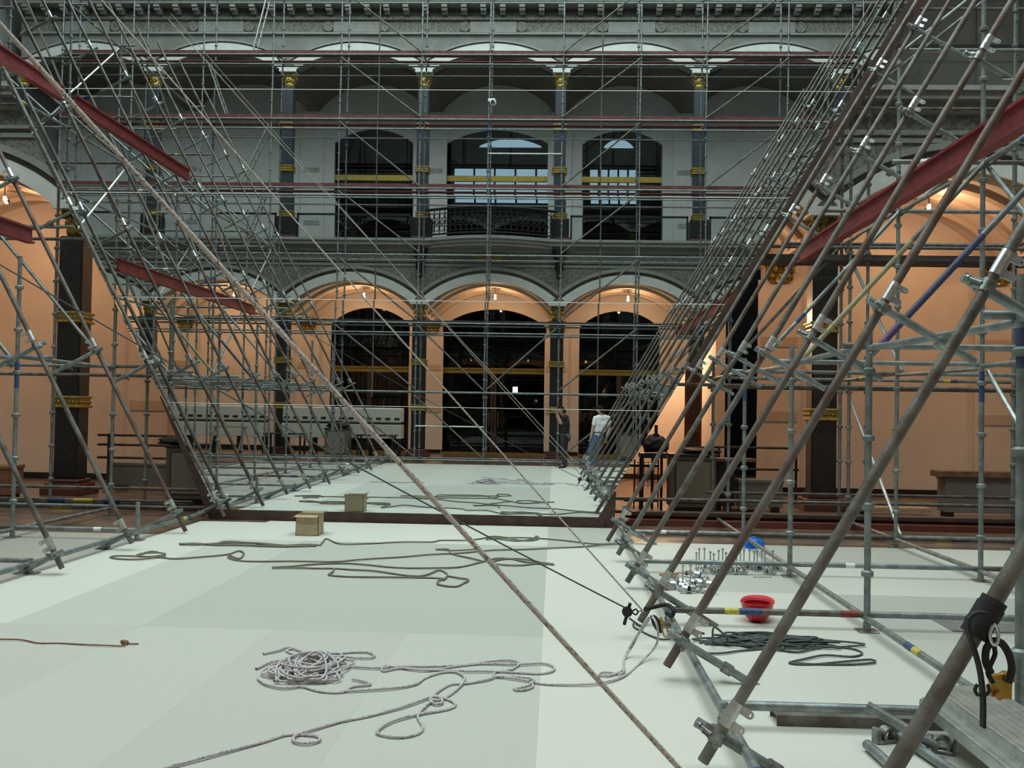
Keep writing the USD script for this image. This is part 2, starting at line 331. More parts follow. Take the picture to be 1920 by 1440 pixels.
def facade(side, Y0, s, cols, ordinal, bright):
    put = lambda x, d, z: np.stack([np.broadcast_to(x, np.shape(z)), Y0 + s * np.asarray(d), np.asarray(z)], -1).astype(float)
    def slab(x0, x1, d0, d1, z0, z1):
        a, b = put(np.array(x0), np.array(d0), np.array(z0)), put(np.array(x1), np.array(d1), np.array(z1)); return box(np.minimum(a, b), np.maximum(a, b))
    mids = [(a + b) / 2 for a, b in zip(cols[:-1], cols[1:])]; x0, x1 = cols[0], cols[-1]; bay = cols[1] - cols[0]; a = bay / 2 - .28
    w = thing('wall_' + side, 'pale stone arcade wall with two tiers of arches, ' + ('behind the photographer' if s < 0 else 'beyond the mirror'), kind='structure')
    pl = sbox(x0, 4.95, x1, 6.35)
    for m in mids: pl = pl.difference(arch_poly(m, a, 4.97, 5.68, 4.0))
    obj('arcade', extrude(pl, -.24, .24, put), 'stone_frieze', w)
    pu = sbox(x0, 12.48, x1, 13.75)
    for m in mids: pu = pu.difference(arch_poly(m, a, 12.55, 13.1, 11.0))
    obj('upper_arcade', extrude(pu, -.22, .22, put), 'stone_grey', w)
    for m in mids:
        obj('archivolt', extrude(arch_ring(m, a, 4.97, 5.68, 0, .27), -.30, -.235, put), 'stone_white', w)
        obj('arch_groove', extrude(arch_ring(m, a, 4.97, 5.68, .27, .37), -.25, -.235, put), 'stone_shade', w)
        obj('arch_moulding', extrude(arch_ring(m, a, 4.97, 5.68, .37, .48), -.34, -.235, put), 'stone_tablet', w)
        obj('archivolt', extrude(arch_ring(m, a, 12.55, 13.1, 0, .30), -.28, -.215, put), 'stone_white', w)
        obj('arch_moulding', extrude(arch_ring(m, a, 12.55, 13.1, .34, .40), -.32, -.215, put), 'stone_tablet', w)
        # tablets and foliage fields of the upper frieze
        obj('tablet', slab(m - .75, m + .75, -.29, -.2, 13.76, 14.1), 'stone_tablet', w)
    for c in cols:
        obj('impost', slab(c - .29, c + .29, -.31, .24, 4.93, 5.08), 'stone_white', w); obj('impost', slab(c - .28, c + .28, -.29, .22, 12.46, 12.64), 'stone_white', w)
    for (z0_, z1_, pr, lk) in [(6.33, 6.62, .26, 'stone_frieze'), (6.16, 6.24, .28, 'stone_tablet'), (6.30, 6.36, .33, 'stone_tablet'), (6.62, 6.70, .36, 'stone_tablet'), (6.70, 6.80, .44, 'stone_grey'), (6.80, 6.92, .62, 'stone_tablet'), (6.92, 7.0, .70, 'stone_tablet'),
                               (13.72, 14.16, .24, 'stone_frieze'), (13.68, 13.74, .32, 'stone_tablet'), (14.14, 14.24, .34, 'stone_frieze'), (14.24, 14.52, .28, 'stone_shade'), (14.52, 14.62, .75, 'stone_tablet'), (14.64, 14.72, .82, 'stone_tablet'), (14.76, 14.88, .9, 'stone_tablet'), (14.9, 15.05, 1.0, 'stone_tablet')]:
        obj('string_course', slab(x0, x1, -pr, .24, z0_, z1_), lk, w)
    obj('attic', slab(x0, x1, -.3, .3, 15.0, 19.3), 'stone_grey', w)
    if s < 0:
        n = int((x1 - x0) / .62)
        for i in range(n):
            x = x0 + (i + .5) * (x1 - x0) / n
            obj('bracket', [slab(x - .09, x + .09, -.72, -.25, 14.42, 14.52), slab(x - .08, x + .08, -.5, -.25, 14.28, 14.42), tube(put(np.array(x - .09), np.array(-.6), np.array(14.38)), put(np.array(x + .09), np.array(-.6), np.array(14.38)), .06, 8)], 'stone_tablet', w)
        for m in mids:
            for q in (-1, 1):
                obj('rosette', tube(put(np.array(m + q * .92), np.array(-.31), np.array(13.93)), put(np.array(m + q * .92), np.array(-.2), np.array(13.93)), .17, 12), 'stone_frieze', w)
    # the arcade's floors, vaults, rear wall
    obj('gallery_floor', slab(x0, x1, .24, DEEP, 6.75, 7.0), 'plaster_warm', w)
    pv = sbox(x0, 4.6, x1, 6.74)
    for m in mids: pv = pv.difference(arch_poly(m, a + .12, 4.75, 5.74, 4.0))
    obj('vault', extrude(pv, .24, DEEP, put), 'plaster_warm', w)
    for m in mids:
        for d in (.75, 1.7, 2.65):
            obj('vault_rib', extrude(arch_ring(m, a + .12, 4.75, 5.74, -.09, 0.02), d, d + .22, put), 'plaster_rib', w)
    pv = sbox(x0, 12.2, x1, 14.3)
    for m in mids: pv = pv.difference(arch_poly(m, a + .1, 12.2, 13.2, 11.0))
    obj('upper_vault', extrude(pv, .22, DEEP, put), 'plaster_shaded', w)
    ow = 1.42
    wide = [1.85 if k == ordinal else ow for k in range(len(mids))]
    pb = sbox(x0, 0, x1, 6.75); pc = sbox(x0, 7.0, x1, 14.2)
    for k, m in enumerate(mids):
        if (s < 0 and abs(k - ordinal) <= 1) or (s > 0 and k == ordinal):
            pb = pb.difference(arch_poly(m, wide[k], 4.55, 5.15, -1)); pc = pc.difference(arch_poly(m, wide[k], 11.1, 11.6, 6.9))
    obj('rear_wall', extrude(pb, DEEP, DEEP + .35, put), 'plaster_warm', w); obj('upper_rear_wall', extrude(pc, DEEP, DEEP + .35, put), 'plaster_cool' if s < 0 else 'plaster_shaded', w)
    for k, m in enumerate(mids):
        if not ((s < 0 and abs(k - ordinal) <= 1) or (s > 0 and k == ordinal)):
            obj('skirting_board', slab(m - bay / 2, m + bay / 2, DEEP - .05, DEEP, 0, .13), 'skirting', w)
        else:
            for q in (-1, 1):
                obj('skirting_board', slab(m + q * (wide[k] + .02), m + q * bay / 2, DEEP - .05, DEEP, 0, .13), 'skirting', w)
    for c in cols:
        obj('pilaster', slab(c - .42, c + .42, DEEP - .08, DEEP, .13, 4.3), 'plaster_warm', w)
        obj('pilaster_capital', move(capital(4.25, 4.75, .42), np.diag([1, .3, 1]), put(np.array(c), np.array(DEEP - .1), np.array(0.0))), 'gold', w)
        obj('upper_pilaster', slab(c - .42, c + .42, DEEP - .08, DEEP, 7.0, 12.2), 'plaster_cool' if s < 0 else 'plaster_shaded', w)
        for zz in (8.1, 10.0):
            obj('pilaster_block', slab(c - .28, c + .28, DEEP - .1, DEEP - .07, zz, zz + .16), 'stone_tablet', w)
        for zz in (1.45, 2.95):
            obj('pilaster_block', slab(c - .36, c + .36, DEEP - .1, DEEP - .07, zz, zz + .2), 'plaster_rib', w)
    obj('dark_backing', slab(x0 - 3, x1 + 3, DEEP + 6, DEEP + 6.3, 0, 15), 'room_dark', w)  # black backing: darkness of the unlit rooms put into its colour
    # openings: dark glazed doors below, glazed windows with added glowing panes behind above
    for k, m in enumerate(mids):
        if s < 0 and abs(k - ordinal) <= 1:
            b = wide[k]; d = DEEP + .12
            t = thing('door_%d' % (k - ordinal + 2), ['tall dark glazed doorway left of the middle of the rear arcade, in the mirror', 'widest dark glazed doorway in the middle of the rear arcade, in the mirror', 'tall dark glazed doorway right of the middle of the rear arcade, in the mirror'][k - ordinal + 1], kind='structure')
            obj('glass', extrude(arch_poly(m, b, 4.55, 5.15, 0), d, d + .02, put), 'dark_glass', t)
            obj('transom', [slab(m - b, m + b, d - .06, d + .06, 2.86, 3.02), slab(m - b, m + b, d - .09, d + .06, 3.0, 3.06)], 'gold_dim', t)
            for q in (-1, -.03, .03, 1): obj('door_stile', slab(m + q * b - .04, m + q * b + .04, d - .04, d + .05, 0, 2.86), 'frame_dark', t)
            for q in (-1, 1): obj('door_handle', tube(put(np.array(m + q * .16), np.array(d - .1), np.array(.95)), put(np.array(m + q * .16), np.array(d - .1), np.array(1.5)), .018, 8), 'brass', t)
            obj('threshold', slab(m - b, m + b, d - .12, d + .1, 0, .06), 'gold_dim', t)
            t = thing('window_%d' % (k - ordinal + 2), ['tall dark gallery window left of the middle, above the balcony, in the mirror', 'tall dark gallery window in the middle with glowing panes added behind, in the mirror', 'tall dark gallery window right of the middle, above the balcony, in the mirror'][k - ordinal + 1], kind='structure')
            obj('glass', extrude(arch_poly(m, b, 11.1, 11.6, 7.0), d, d + .02, put), 'dark_glass', t)
            obj('transom', [slab(m - b, m + b, d - .05, d + .06, 9.75, 9.95)], 'gold', t)
            for q in (-1, 1): obj('window_stile', slab(m + q * b - .04, m + q * b + .04, d - .04, d + .05, 7, 11.1), 'frame_dark', t)
            # glowing panes added behind the glass in place of its reflections
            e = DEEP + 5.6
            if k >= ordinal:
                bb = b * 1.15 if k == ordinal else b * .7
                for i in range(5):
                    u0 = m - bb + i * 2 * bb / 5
                    obj('added_glow_pane', slab(u0 + .04, u0 + 2 * bb / 5 - .04, e, e + .03, 10.1, 10.72), 'reflection_glow', t); obj('added_glow_pane', slab(u0 + .04, u0 + 2 * bb / 5 - .04, e, e + .03, 10.85, 11.5), 'reflection_glow', t)
                obj('added_glow_pane', extrude(arch_poly(m + .2, bb * .6, 12.45, 12.75, 12.4), e, e + .03, put), 'reflection_glow', t)
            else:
                for i in range(2): obj('added_glow_pane', slab(m + .55 + i * .42, m + .9 + i * .42, e, e + .03, 7.5, 8.6), 'reflection_glow', t)
    # balustrade of the gallery
    for k, m in enumerate(mids):
        if s < 0 and k == ordinal:
            t = thing('balcony', 'bowed balcony with ornate black iron balustrade in the middle of the gallery', 'balcony')
            th = np.linspace(-1, 1, 25); cx = m + th * (bay / 2 - .1); cd = -.55 - .75 * np.cos(th * np.pi / 2)
            pg = Polygon(list(zip(cx, cd)) + [(cx[-1], -.2), (cx[0], -.2)])
            for zz, gr in ((6.72, -.12), (6.82, -.05), (6.92, 0.02)):
                q = pg.buffer(gr); mm = trimesh.creation.extrude_polygon(q, .1, engine='earcut'); v = np.array(mm.vertices)
                obj('slab', flat(put(v[:, 0], v[:, 1], v[:, 2] + zz), mm.faces), 'stone_tablet', t)
            rail = put(cx, cd + .1, np.full(25, 7.92)); obj('handrail', sweep(rail, .045, 8), 'iron', t); obj('bottom_rail', sweep(put(cx, cd + .1, np.full(25, 7.12)), .03, 6), 'iron', t)
            sc = []
            for i in range(24):
                p, q = rail[i], rail[min(i + 1, 24)]; c = (p + q) / 2; dd = q - p; L = np.linalg.norm(dd); dd /= L
                sc.append(tube(p - V(0, 0, .8), p, .016, 6))
                tt = np.linspace(0, 2 * np.pi, 13)
                for zz, rr in ((-.22, .09), (-.42, .07), (-.62, .09)):
                    sc.append(sweep(c + np.outer(np.cos(tt) * rr, dd) + np.outer(np.sin(tt) * rr + zz, V(0, 0, 1)), .014, 5))
            obj('scrollwork', sc, 'iron', t)
            obj('gilded_plaque', slab(m - .45, m + .45, -.36, -.26, 6.36, 6.6), 'gold_dim', t)
            for q in (-1, 1): obj('console', lathe([(0, 5.75), (.09, 5.8), (.06, 5.95), (.15, 6.1), (.12, 6.3), (.2, 6.5), (.24, 6.7), (0, 6.72)], 10, tuple(put(np.array(m + q * bay / 2), np.array(-.42), np.array(0.0)))), 'iron', t)
        else:
            t = thing('gallery_railing', 'black framed glass gallery railing, bay %s of the %s gallery' % (['one', 'two', 'three', 'four', 'five', 'six', 'seven'][k], 'rear' if s < 0 else 'far'), 'railing')
            c0, c1 = m - bay / 2 + .34, m + bay / 2 - .34
            obj('frame', [slab(c0, c1, -.1, -.04, 7.82, 7.88), slab(c0, c1, -.1, -.04, 7.04, 7.1), slab(c0, c0 + .05, -.1, -.04, 7.0, 7.88), slab(c1 - .05, c1, -.1, -.04, 7.0, 7.88)], 'iron', t)
            obj('pane', slab(c0 + .05, c1 - .05, -.08, -.06, 7.1, 7.82), 'clear_glass', t)
    # lamps in the vaults
    for k, m in enumerate(mids):
        p = put(np.array(m + .1), np.array(1.35), np.array(5.42))
        t = thing('vault_lamp', 'small warm lamp hanging in the vault of bay %s of the %s arcade' % (['one', 'two', 'three', 'four', 'five', 'six', 'seven'][k], 'rear' if s < 0 else 'far'), 'lamp', tuple(p))
        obj('bulb', sphere((0, 0, 0), .035, 1, (1, 1, 1.5)), 'bulb', t); obj('stem', tube((0, 0, .04), (0, 0, .34), .01, 6), 'iron', t)
        l = UsdLux.SphereLight.Define(stage, str(t.GetPath()) + '/glow'); l.CreateRadiusAttr(.04); l.CreateIntensityAttr(bright); l.CreateColorAttr(Gf.Vec3f(1.0, .61, .34)); l.AddTranslateOp().Set(Gf.Vec3d(0, 0, -.1))
        obj('spot_housing', tube((0, s * .03, -.01), (0, s * .1, -.05), .05, 10), 'iron', t)
        l = UsdLux.DiskLight.Define(stage, str(t.GetPath()) + '/spot'); l.CreateRadiusAttr(.07); l.CreateIntensityAttr(bright * .36); l.CreateColorAttr(Gf.Vec3f(1.0, .61, .35))
        l.AddTranslateOp().Set(Gf.Vec3d(0, s * .11, -.06)); l.AddRotateXOp().Set(s * 38.0)
    return mids

RC = [.05 + 4.45 * k for k in range(-4, 4)]; FC = [.2 + 4.3 * k for k in range(-4, 4)]
facade('rear', YB, -1, RC, 3, 960.0)
facade('far', YF, 1, FC, 4, 740.0)
lc = uc = None
FL = ['hidden behind the left scaffold', 'beyond the left edge', 'at the left, before the orange wall', 'hidden behind the left of the mirror', 'hidden behind the mirror', 'at the right, behind the raking tubes', 'at the right edge', 'beyond the right edge']
for i, x in enumerate(FC):
    lb = 'dark square column with gilded bands ' + FL[i]
    if lc is None: lc = lower_column(x, YF, lb); lc.SetCustomDataByKey('group', 'columns of the far arcade')
    else: dup(lc, 'column', lb, 'column', (x, YF, 0), 0, 'columns of the far arcade')
RL = ['far left out of view', 'leftmost in the mirror', 'between the two cream counters, in the mirror', 'left of the widest dark doorway, in the mirror', 'behind the person holding a camera, in the mirror', 'hidden by the right raking tubes, in the mirror', 'far right behind the camera', 'farthest right behind the camera']
for i, x in enumerate(RC): dup(lc, 'column', 'dark square column with gilded bands ' + RL[i], 'column', (x, YB, 0), 0, 'columns of the rear arcade')
for i, x in enumerate(FC):
    lb = 'blue-grey gallery column with gilded bands over the arcade, ' + FL[i]
    if uc is None: uc = upper_column(x, YF, lb); uc.SetCustomDataByKey('group', 'columns of the far gallery')
    else: dup(uc, 'upper_column', lb, 'column', (x, YF, 0), 0, 'columns of the far gallery')
RU = ['far left out of view', 'leftmost in the mirror', 'second from left in the mirror', 'left of the bowed balcony, in the mirror', 'right of the bowed balcony, in the mirror', 'clear of the right tubes, in the mirror', 'among the right raking tubes, in the mirror', 'far right behind the camera']
for i, x in enumerate(RC): dup(uc, 'upper_column', 'blue-grey upper column with gilded bands ' + RU[i], 'column', (x, YB, 0), 0, 'columns of the rear gallery')
obj('wall_left', box((XL - .4, YB - 6, 0), (XL, YF + 6, 19.4)), 'stone_grey', label='grey stone side wall of the hall on the left', kind='structure')
obj('wall_right', box((XR, YB - 6, 0), (XR + .4, YF + 6, 19.4)), 'stone_grey', label='grey stone side wall of the hall on the right', kind='structure')
ce = thing('ceiling', 'glass roof of the hall between white coves', kind='structure')
obj('cove', [box((XL, YB - 3.6, 19.3), (XR, YB + 1.6, 19.6)), box((XL, YF - 1.6, 19.3), (XR, YF + 3.6, 19.6)), box((XL, YB, 19.3), (-14.5, YF, 19.6)), box((10.1, YB, 19.3), (XR, YF, 19.6))], 'plaster_cool', ce)
obj('roof_glass', box((-14.5, YB + 1.6, 19.62), (10.1, YF - 1.6, 19.66)), 'clear_glass', ce)
for k in range(13): obj('glazing_bar', box((-14.5 + k * 2.05 - .04, YB + 1.6, 19.45), (-14.5 + k * 2.05 + .04, YF - 1.6, 19.6)), 'iron', ce)
# the lit room seen through the far doorway, right of the mirror
t = thing('lit_side_room', 'bright pinkish room behind the far arcade, right of the mirror', kind='structure')
obj('rear_wall', box((-1.5, 24.6, 0), (3.4, 24.8, 5.2)), 'plaster_warm', t); obj('side_wall', box((3.3, YF + DEEP + .35, 0), (3.5, 24.7, 5.2)), 'plaster_warm', t); obj('skirting_board', box((-1.5, 24.55, 0), (3.3, 24.6, .12)), 'skirting', t)
obj('ceiling', box((-1.5, YF + DEEP + .35, 5.2), (3.5, 24.8, 5.4)), 'plaster_warm', t)
l = UsdLux.SphereLight.Define(stage, str(t.GetPath()) + '/lamp'); l.CreateRadiusAttr(.25); l.CreateIntensityAttr(90.0); l.CreateColorAttr(Gf.Vec3f(1.0, .68, .42)); l.AddTranslateOp().Set(Gf.Vec3d(2.2, 23.4, 3.6))

# ================================================================== THE MIRROR
LS, RS = .53, .577                                   # outward slopes of the left and right raking walls
lx = lambda z: -4.66 - LS * (z - .1)
rx = lambda z: .60 + RS * (z - .1)
mr = thing('mirror_wall', 'huge trapezoid mirror foil wall closing the scaffold trench, reflecting the rear arcade', 'mirror')
seam = [.14 + 1.475 * k for k in range(7)]
for k in range(6):
    z0, z1 = seam[k], seam[k + 1] - .004; pts = np.array([(lx(z0), z0), (rx(z0), z0), (rx(z1), z1), (lx(z1), z1)]); c = pts.mean(0)
    v = []
    for y in (0, .02): v += [(x, y, z) for x, z in pts]
    v = np.array(v) - V(c[0], 0, 0)
    yaw = (0, .0004, -.0005, .0004, 0, .0034)[k]
    v = v @ rotz(yaw).T + V(c[0], MY, 0)
    f = [(0, 1, 2), (0, 2, 3), (4, 6, 5), (4, 7, 6)] + [t for i in range(4) for t in ((i, 4 + i, (i + 1) % 4), ((i + 1) % 4, 4 + i, 4 + (i + 1) % 4))]
    obj('mirror_panel', flat(v, f), 'mirror', mr)
    if k: obj('seam_strip', box((lx(z0) + .02, MY - .004, z0 - .006), (rx(z0) - .02, MY + .0, z0 + .002)), 'tape_white', mr)
zt = seam[6]
for (g, P) in ((lx, [V(lx(0), 0, 0), V(lx(1.7), 0, 1.7), V(lx(1.7) - .02, 0, 1.7), V(lx(0) - .17, 0, 0)]), (rx, [V(rx(2.2), 0, 2.2), V(rx(zt), 0, zt), V(rx(zt) + .27, 0, zt), V(rx(2.2) + .12, 0, 2.2)]), (rx, [V(rx(0), 0, 0), V(rx(.5), 0, .5), V(rx(.5) + .03, 0, .5), V(rx(0) + .3, 0, 0)])):
    v = np.array([p + V(0, MY - .01, 0) for p in P] + [p + V(0, MY + .12, 0) for p in P])
    f = [(0, 1, 2), (0, 2, 3), (4, 6, 5), (4, 7, 6)] + [t for i in range(4) for t in ((i, 4 + i, (i + 1) % 4), ((i + 1) % 4, 4 + i, 4 + (i + 1) % 4))]
    obj('edge_board', flat(v, f), 'plywood_dark', mr)
obj('kick_board', box((lx(.1) - .1, MY - .03, 0.001), (rx(.1) + .1, MY + .06, .135)), 'plywood_dark', mr)
obj('backing', flat(np.array([(g(z), y, z) for y in (MY + .03, MY + .05) for g, z in ((lx, .14), (rx, .14), (rx, zt), (lx, zt))]), [(0, 1, 2), (0, 2, 3), (4, 6, 5), (4, 7, 6)] + [t for i in range(4) for t in ((i, 4 + i, (i + 1) % 4), ((i + 1) % 4, 4 + i, 4 + (i + 1) % 4))]), 'plywood_dark', mr)

# ================================================================== THE SCAFFOLDS
R0 = .0242
def standard_mesh(x, y, z0, z1, n=10, rings=True):
    ms = [tube((x, y, z0), (x, y, z1), R0, n)]
    if rings:
        z = z0 + .42
        while z < z1 - .05:
            ms.append(lathe([(R0, -.025), (.045, -.02), (.047, .012), (R0 + .004, .026)], 10, (x, y, z))); z += .5
    return merge(ms)
def coupler(p, d, e):         # a clamp on tube direction d, with its bolt toward e
    d, u, w = frame(d); e = np.asarray(e, float); e = e - d * (e @ d); e /= np.linalg.norm(e); g = np.cross(d, e)
    return merge([tube(p - d * .03, p + d * .03, .034, 10), obox(p + e * .042, (.05, .03, .055), [d, g, e]), tube(p + e * .02 + g * .028, p + e * .105 + g * .028, .007, 6), tube(p + e * .08 + g * .028, p + e * .095 + g * .028, .014, 6)])
def sleeve(p, d, e):          # the bright collar with two eared lugs
    d, u, w = frame(d); e = np.asarray(e, float); e = e - d * (e @ d); e /= np.linalg.norm(e); g = np.cross(d, e)
    ms = [tube(p - d * .06, p + d * .06, .030, 14)]
    for k in (-.04, .04):
        ms += [obox(p + e * .045 + d * k, (.038, .007, .045), [d, g, e]), lathe([(.008, -.004), (.019, -.004), (.019, .004), (.008, .004), (.008, -.004)], 12, p + e * .068 + d * k, [d, e, g]), tube(p + d * k * .6 - g * .028, p + d * k * .6 - g * .038, .009, 8)]
    return merge(ms)

def raking_scaffold(side, label):
    s = 1 if side > 0 else -1
    px = (lambda z: .70 + RS * (z - .1)) if s > 0 else (lambda z: -4.54 - LS * (z - .1))
    sl = RS if s > 0 else LS
    rk = [-.2, 1.4, 3.0, 4.6, 6.2, 7.75, 9.35, 10.95, 12.5, 14.02]
    GX = [.87, 2.33, 4.17, 6.67] if s > 0 else [-4.82, -6.3, -8.1, -10.5]
    GY = [.25, 2.75, 5.25, 7.75, 10.25, 12.75, 15.25] if s > 0 else [-.55, 1.95, 4.4, 6.9, 9.35, 11.8, 14.45]
    LV = [.1, 2.1, 4.1, 6.1, 8.1, 10.1]
    t = thing('raking_scaffold', label, 'scaffold')
    zmax = lambda x: (abs(x - px(.1)) / sl + .1)          # where the raking face stands above x
    d = V(s * sl, 0, 1) / math.hypot(sl, 1); nrm = V(s, 0, -sl) / math.hypot(sl, 1)    # along a raker; away from the trench
    looks = ['steel_weathered', 'steel_brown', 'steel_weathered', 'steel_weathered', 'steel_brown', 'steel_brown', 'steel_weathered', 'steel_weathered', 'steel_brown', 'steel_weathered']
    zs = [.26, 2.23, 4.38, 6.35, 8.3]
    for i, y in enumerate(rk):
        zz = (.06 + .03 * math.sin(i * 2.1)) if not (s > 0 and i == 9) else 2.0; top = 10.6 + .2 * math.sin(i * 1.3)
        y_ = y + .012
        rt = obj('raking_tube', tube((px(zz), y_, zz), (px(top), y_, top), R0 * 1.08, 14), looks[i], t, 'long raking scaffold tube leaning outwards, %s from the camera' % ['behind and beside', 'level with', 'first', 'second', 'third', 'fourth', 'fifth', 'sixth', 'seventh', 'eighth'][i] if i >= 2 else None)
        for q, z in enumerate(zs):
            if z < zz: continue
            z = z + .05 * math.sin(i * 1.7 + q); p = V(px(z), y_, z)
            obj('sleeve', sleeve(p + d * .07, d, nrm + V(0, -.35, 0)), 'steel_bright' if q else 'aluminium', rt)
            a = p - d * .05
            obj('clamp', coupler(a, d, -nrm + V(0, .8 if i % 2 else -.8, 0)), 'coupler_steel', rt)
            L = .62 if q else .52
            b0 = a + V(0, (.05 if i % 2 else -.05), 0) - nrm * .1
            obj('stub_tube', tube(b0, b0 + nrm * (L + .1), R0, 10), 'steel', t)
            obj('clamp', coupler(b0 + nrm * .1, nrm, V(0, -1, 0)), 'coupler_steel', rt)
            obj('clamp', coupler(b0 + nrm * (L - .12), nrm, V(0, 1, -.3)), 'coupler_steel', rt)
    # standards
    for i, x in enumerate(GX):
        for j, y in enumerate(GY):
            if i == 0: top = .15 + (.3 if j == 5 else 0)
            else: top = min(zmax(x) - .12, 10.6)
            if s > 0 and i == 1: top = 2.28 + .04 * (j == 2)
            if i == 3 and s < 0 and y < 3: top = 8.0
            st = obj('standard', standard_mesh(x, y, .012, top, 10, i > 0), 'steel', t)
            obj('base_plate', [cbox((x - .075, y - .075, .006), (x + .075, y + .075, .016), .003), tube((x, y, .012), (x, y, .07), .03, 10)], 'coupler_steel', st)
            if i and (i + j) % 3 == 0: obj('paint_band', tube((x, y, 1.75 + .1 * (j == 2)), (x, y, 2.05), R0 + .002, 10), 'tape_blue' if j != 2 else 'paint_indigo', st)
            if i and top > 4: obj('paint_band', tube((x, y, 4.2), (x, y, 4.6), R0 + .002, 10), 'tape_blue', st) if (i + 2 * j) % 3 == 0 else None
    # ledgers along the trench
    for i, x in enumerate(GX):
        for z in LV:
            if z > (.2 if i == 0 else zmax(x) - .2): continue
            for j in range(len(GY) - 1):
                a, b = V(x, GY[j], z), V(x, GY[j + 1], z)
                if z > .2: a[2] += .02 * ((j % 2) * 2 - 1)
                lg = obj('ledger', tube(a, b, R0, 10), 'steel', t)
                if (i * 3 + j + int(z)) % 4 == 1:
                    m_ = a + (b - a) * .55; e_ = (b - a) / np.linalg.norm(b - a)
                    obj('tape_band', tube(m_, m_ + e_ * .12, R0 + .0015, 10), 'tape_yellow', lg); obj('tape_band', tube(m_ + e_ * .12, m_ + e_ * .26, R0 + .0015, 10), 'tape_blue', lg)
    # transoms across
    for j, y in enumerate(GY):
        for z in LV:
            for i in range(3):
                x0, x1 = GX[i], GX[i + 1]
                if z > .2 and zmax(x1) - .1 < z: continue
                if z > .2 and zmax(x0) < z: x0 = px(z) + s * .3
                a, b = V(x0, y + .05, z + .02), V(x1, y + .05, z + .02)
                lg = obj('transom', tube(a, b, R0, 10), 'steel' if (i + j) % 3 else 'steel_weathered', t)
                e_ = (b - a) / np.linalg.norm(b - a); L = np.linalg.norm(b - a)
                if z < .2 and i == 0 and j == 3:
                    for (u0, u1, lk) in ((.42, .53, 'tape_yellow'), (.53, .70, 'tape_blue'), (1.28, 1.40, 'tape_red')): obj('tape_band', tube(a + e_ * u0, a + e_ * u1, R0 + .0015, 10), lk, lg)
                elif (i + 2 * j + int(z)) % 4 == 0 and L > .6 and not (z < .2 and i == 0):
                    obj('tape_band', tube(a + e_ * L * .6, a + e_ * (L * .6 + .1), R0 + .0015, 10), 'tape_yellow', lg); obj('tape_band', tube(a + e_ * (L * .6 + .1), a + e_ * (L * .6 + .2), R0 + .0015, 10), 'tape_blue', lg)
                elif (i + j) % 4 == 1 and L > .6: obj('tape_band', tube(a + e_ * L * .3, a + e_ * (L * .3 + .09), R0 + .0015, 10), 'tape_white', lg)
    # diagonal braces
    for i in (2, 3):
        for j in range(len(GY) - 1):
            for q in range(len(LV) - 1):
                if LV[q + 1] > zmax(GX[i]) - .1: continue
                if (j + i) % 2 == 0 and not (s < 0 and q > 1): continue
                x = GX[i] + s * .06
                obj('brace', tube((x, GY[j], LV[q] + .05), (x, GY[j + 1], LV[q + 1] - .05), R0, 10) if (q + j) % 4 != 2 or s > 0 else tube((x, GY[j + 1], LV[q] + .05), (x, GY[j], LV[q + 1] - .05), R0, 10), 'steel' if q % 2 else 'aluminium', t)
    for j, y in enumerate(GY):
        for (i, q) in ((1, 1), (2, 2), (2, 3)):
            if j == 2 and i == 1 and s > 0: continue
            a, b = V(GX[i], y - .06, LV[q] - .05), V(GX[i + 1], y - .06, LV[q + 1] + .0)
            if b[2] > zmax(b[0]): continue
            br = obj('brace', tube(a, b, R0, 10), ['steel', 'steel_weathered', 'steel'][j % 3], t)
            e_ = (b - a) / np.linalg.norm(b - a)
            if j == 3 and i == 1: obj('tape_band', tube(a + e_ * .3, a + e_ * 1.2, R0 + .0015, 10), 'paint_indigo', br); obj('tape_band', tube(a + e_ * .1, a + e_ * .3, R0 + .0015, 10), 'tape_violet', br)
            if j == 4 and i == 1: obj('tape_band', tube(a + e_ * .1, a + e_ * 1.7, R0 + .0015, 10), 'paint_cream', br)
            if j == 5 and i == 1: obj('tape_band', tube(a + e_ * .9, a + e_ * 1.05, R0 + .0015, 10), 'tape_blue', br)
    # red lattice-free girders carried on the ledgers
    if s > 0: gl = [(3.12, 3.64, 2.0, 13.3)]
    else: gl = [(-6.75, 3.72, 5.6, 12.9), (-6.95, 5.9, 9.4, 14.0)]
    for x, z, y0, y1 in gl:
        obj('girder', [box((x - .05, y0, z - .10), (x + .05, y1, z - .075)), box((x - .05, y0, z + .075), (x + .05, y1, z + .10)), box((x - .012, y0, z - .08), (x + .012, y1, z + .08))], 'girder_red', t, 'dark red steel girder running along the scaffold')
    return t
raking_scaffold(1, 'big grey tube scaffold with raking tubes along the right side of the trench')
raking_scaffold(-1, 'dense grey tube scaffold with raking tubes along the left side of the trench')

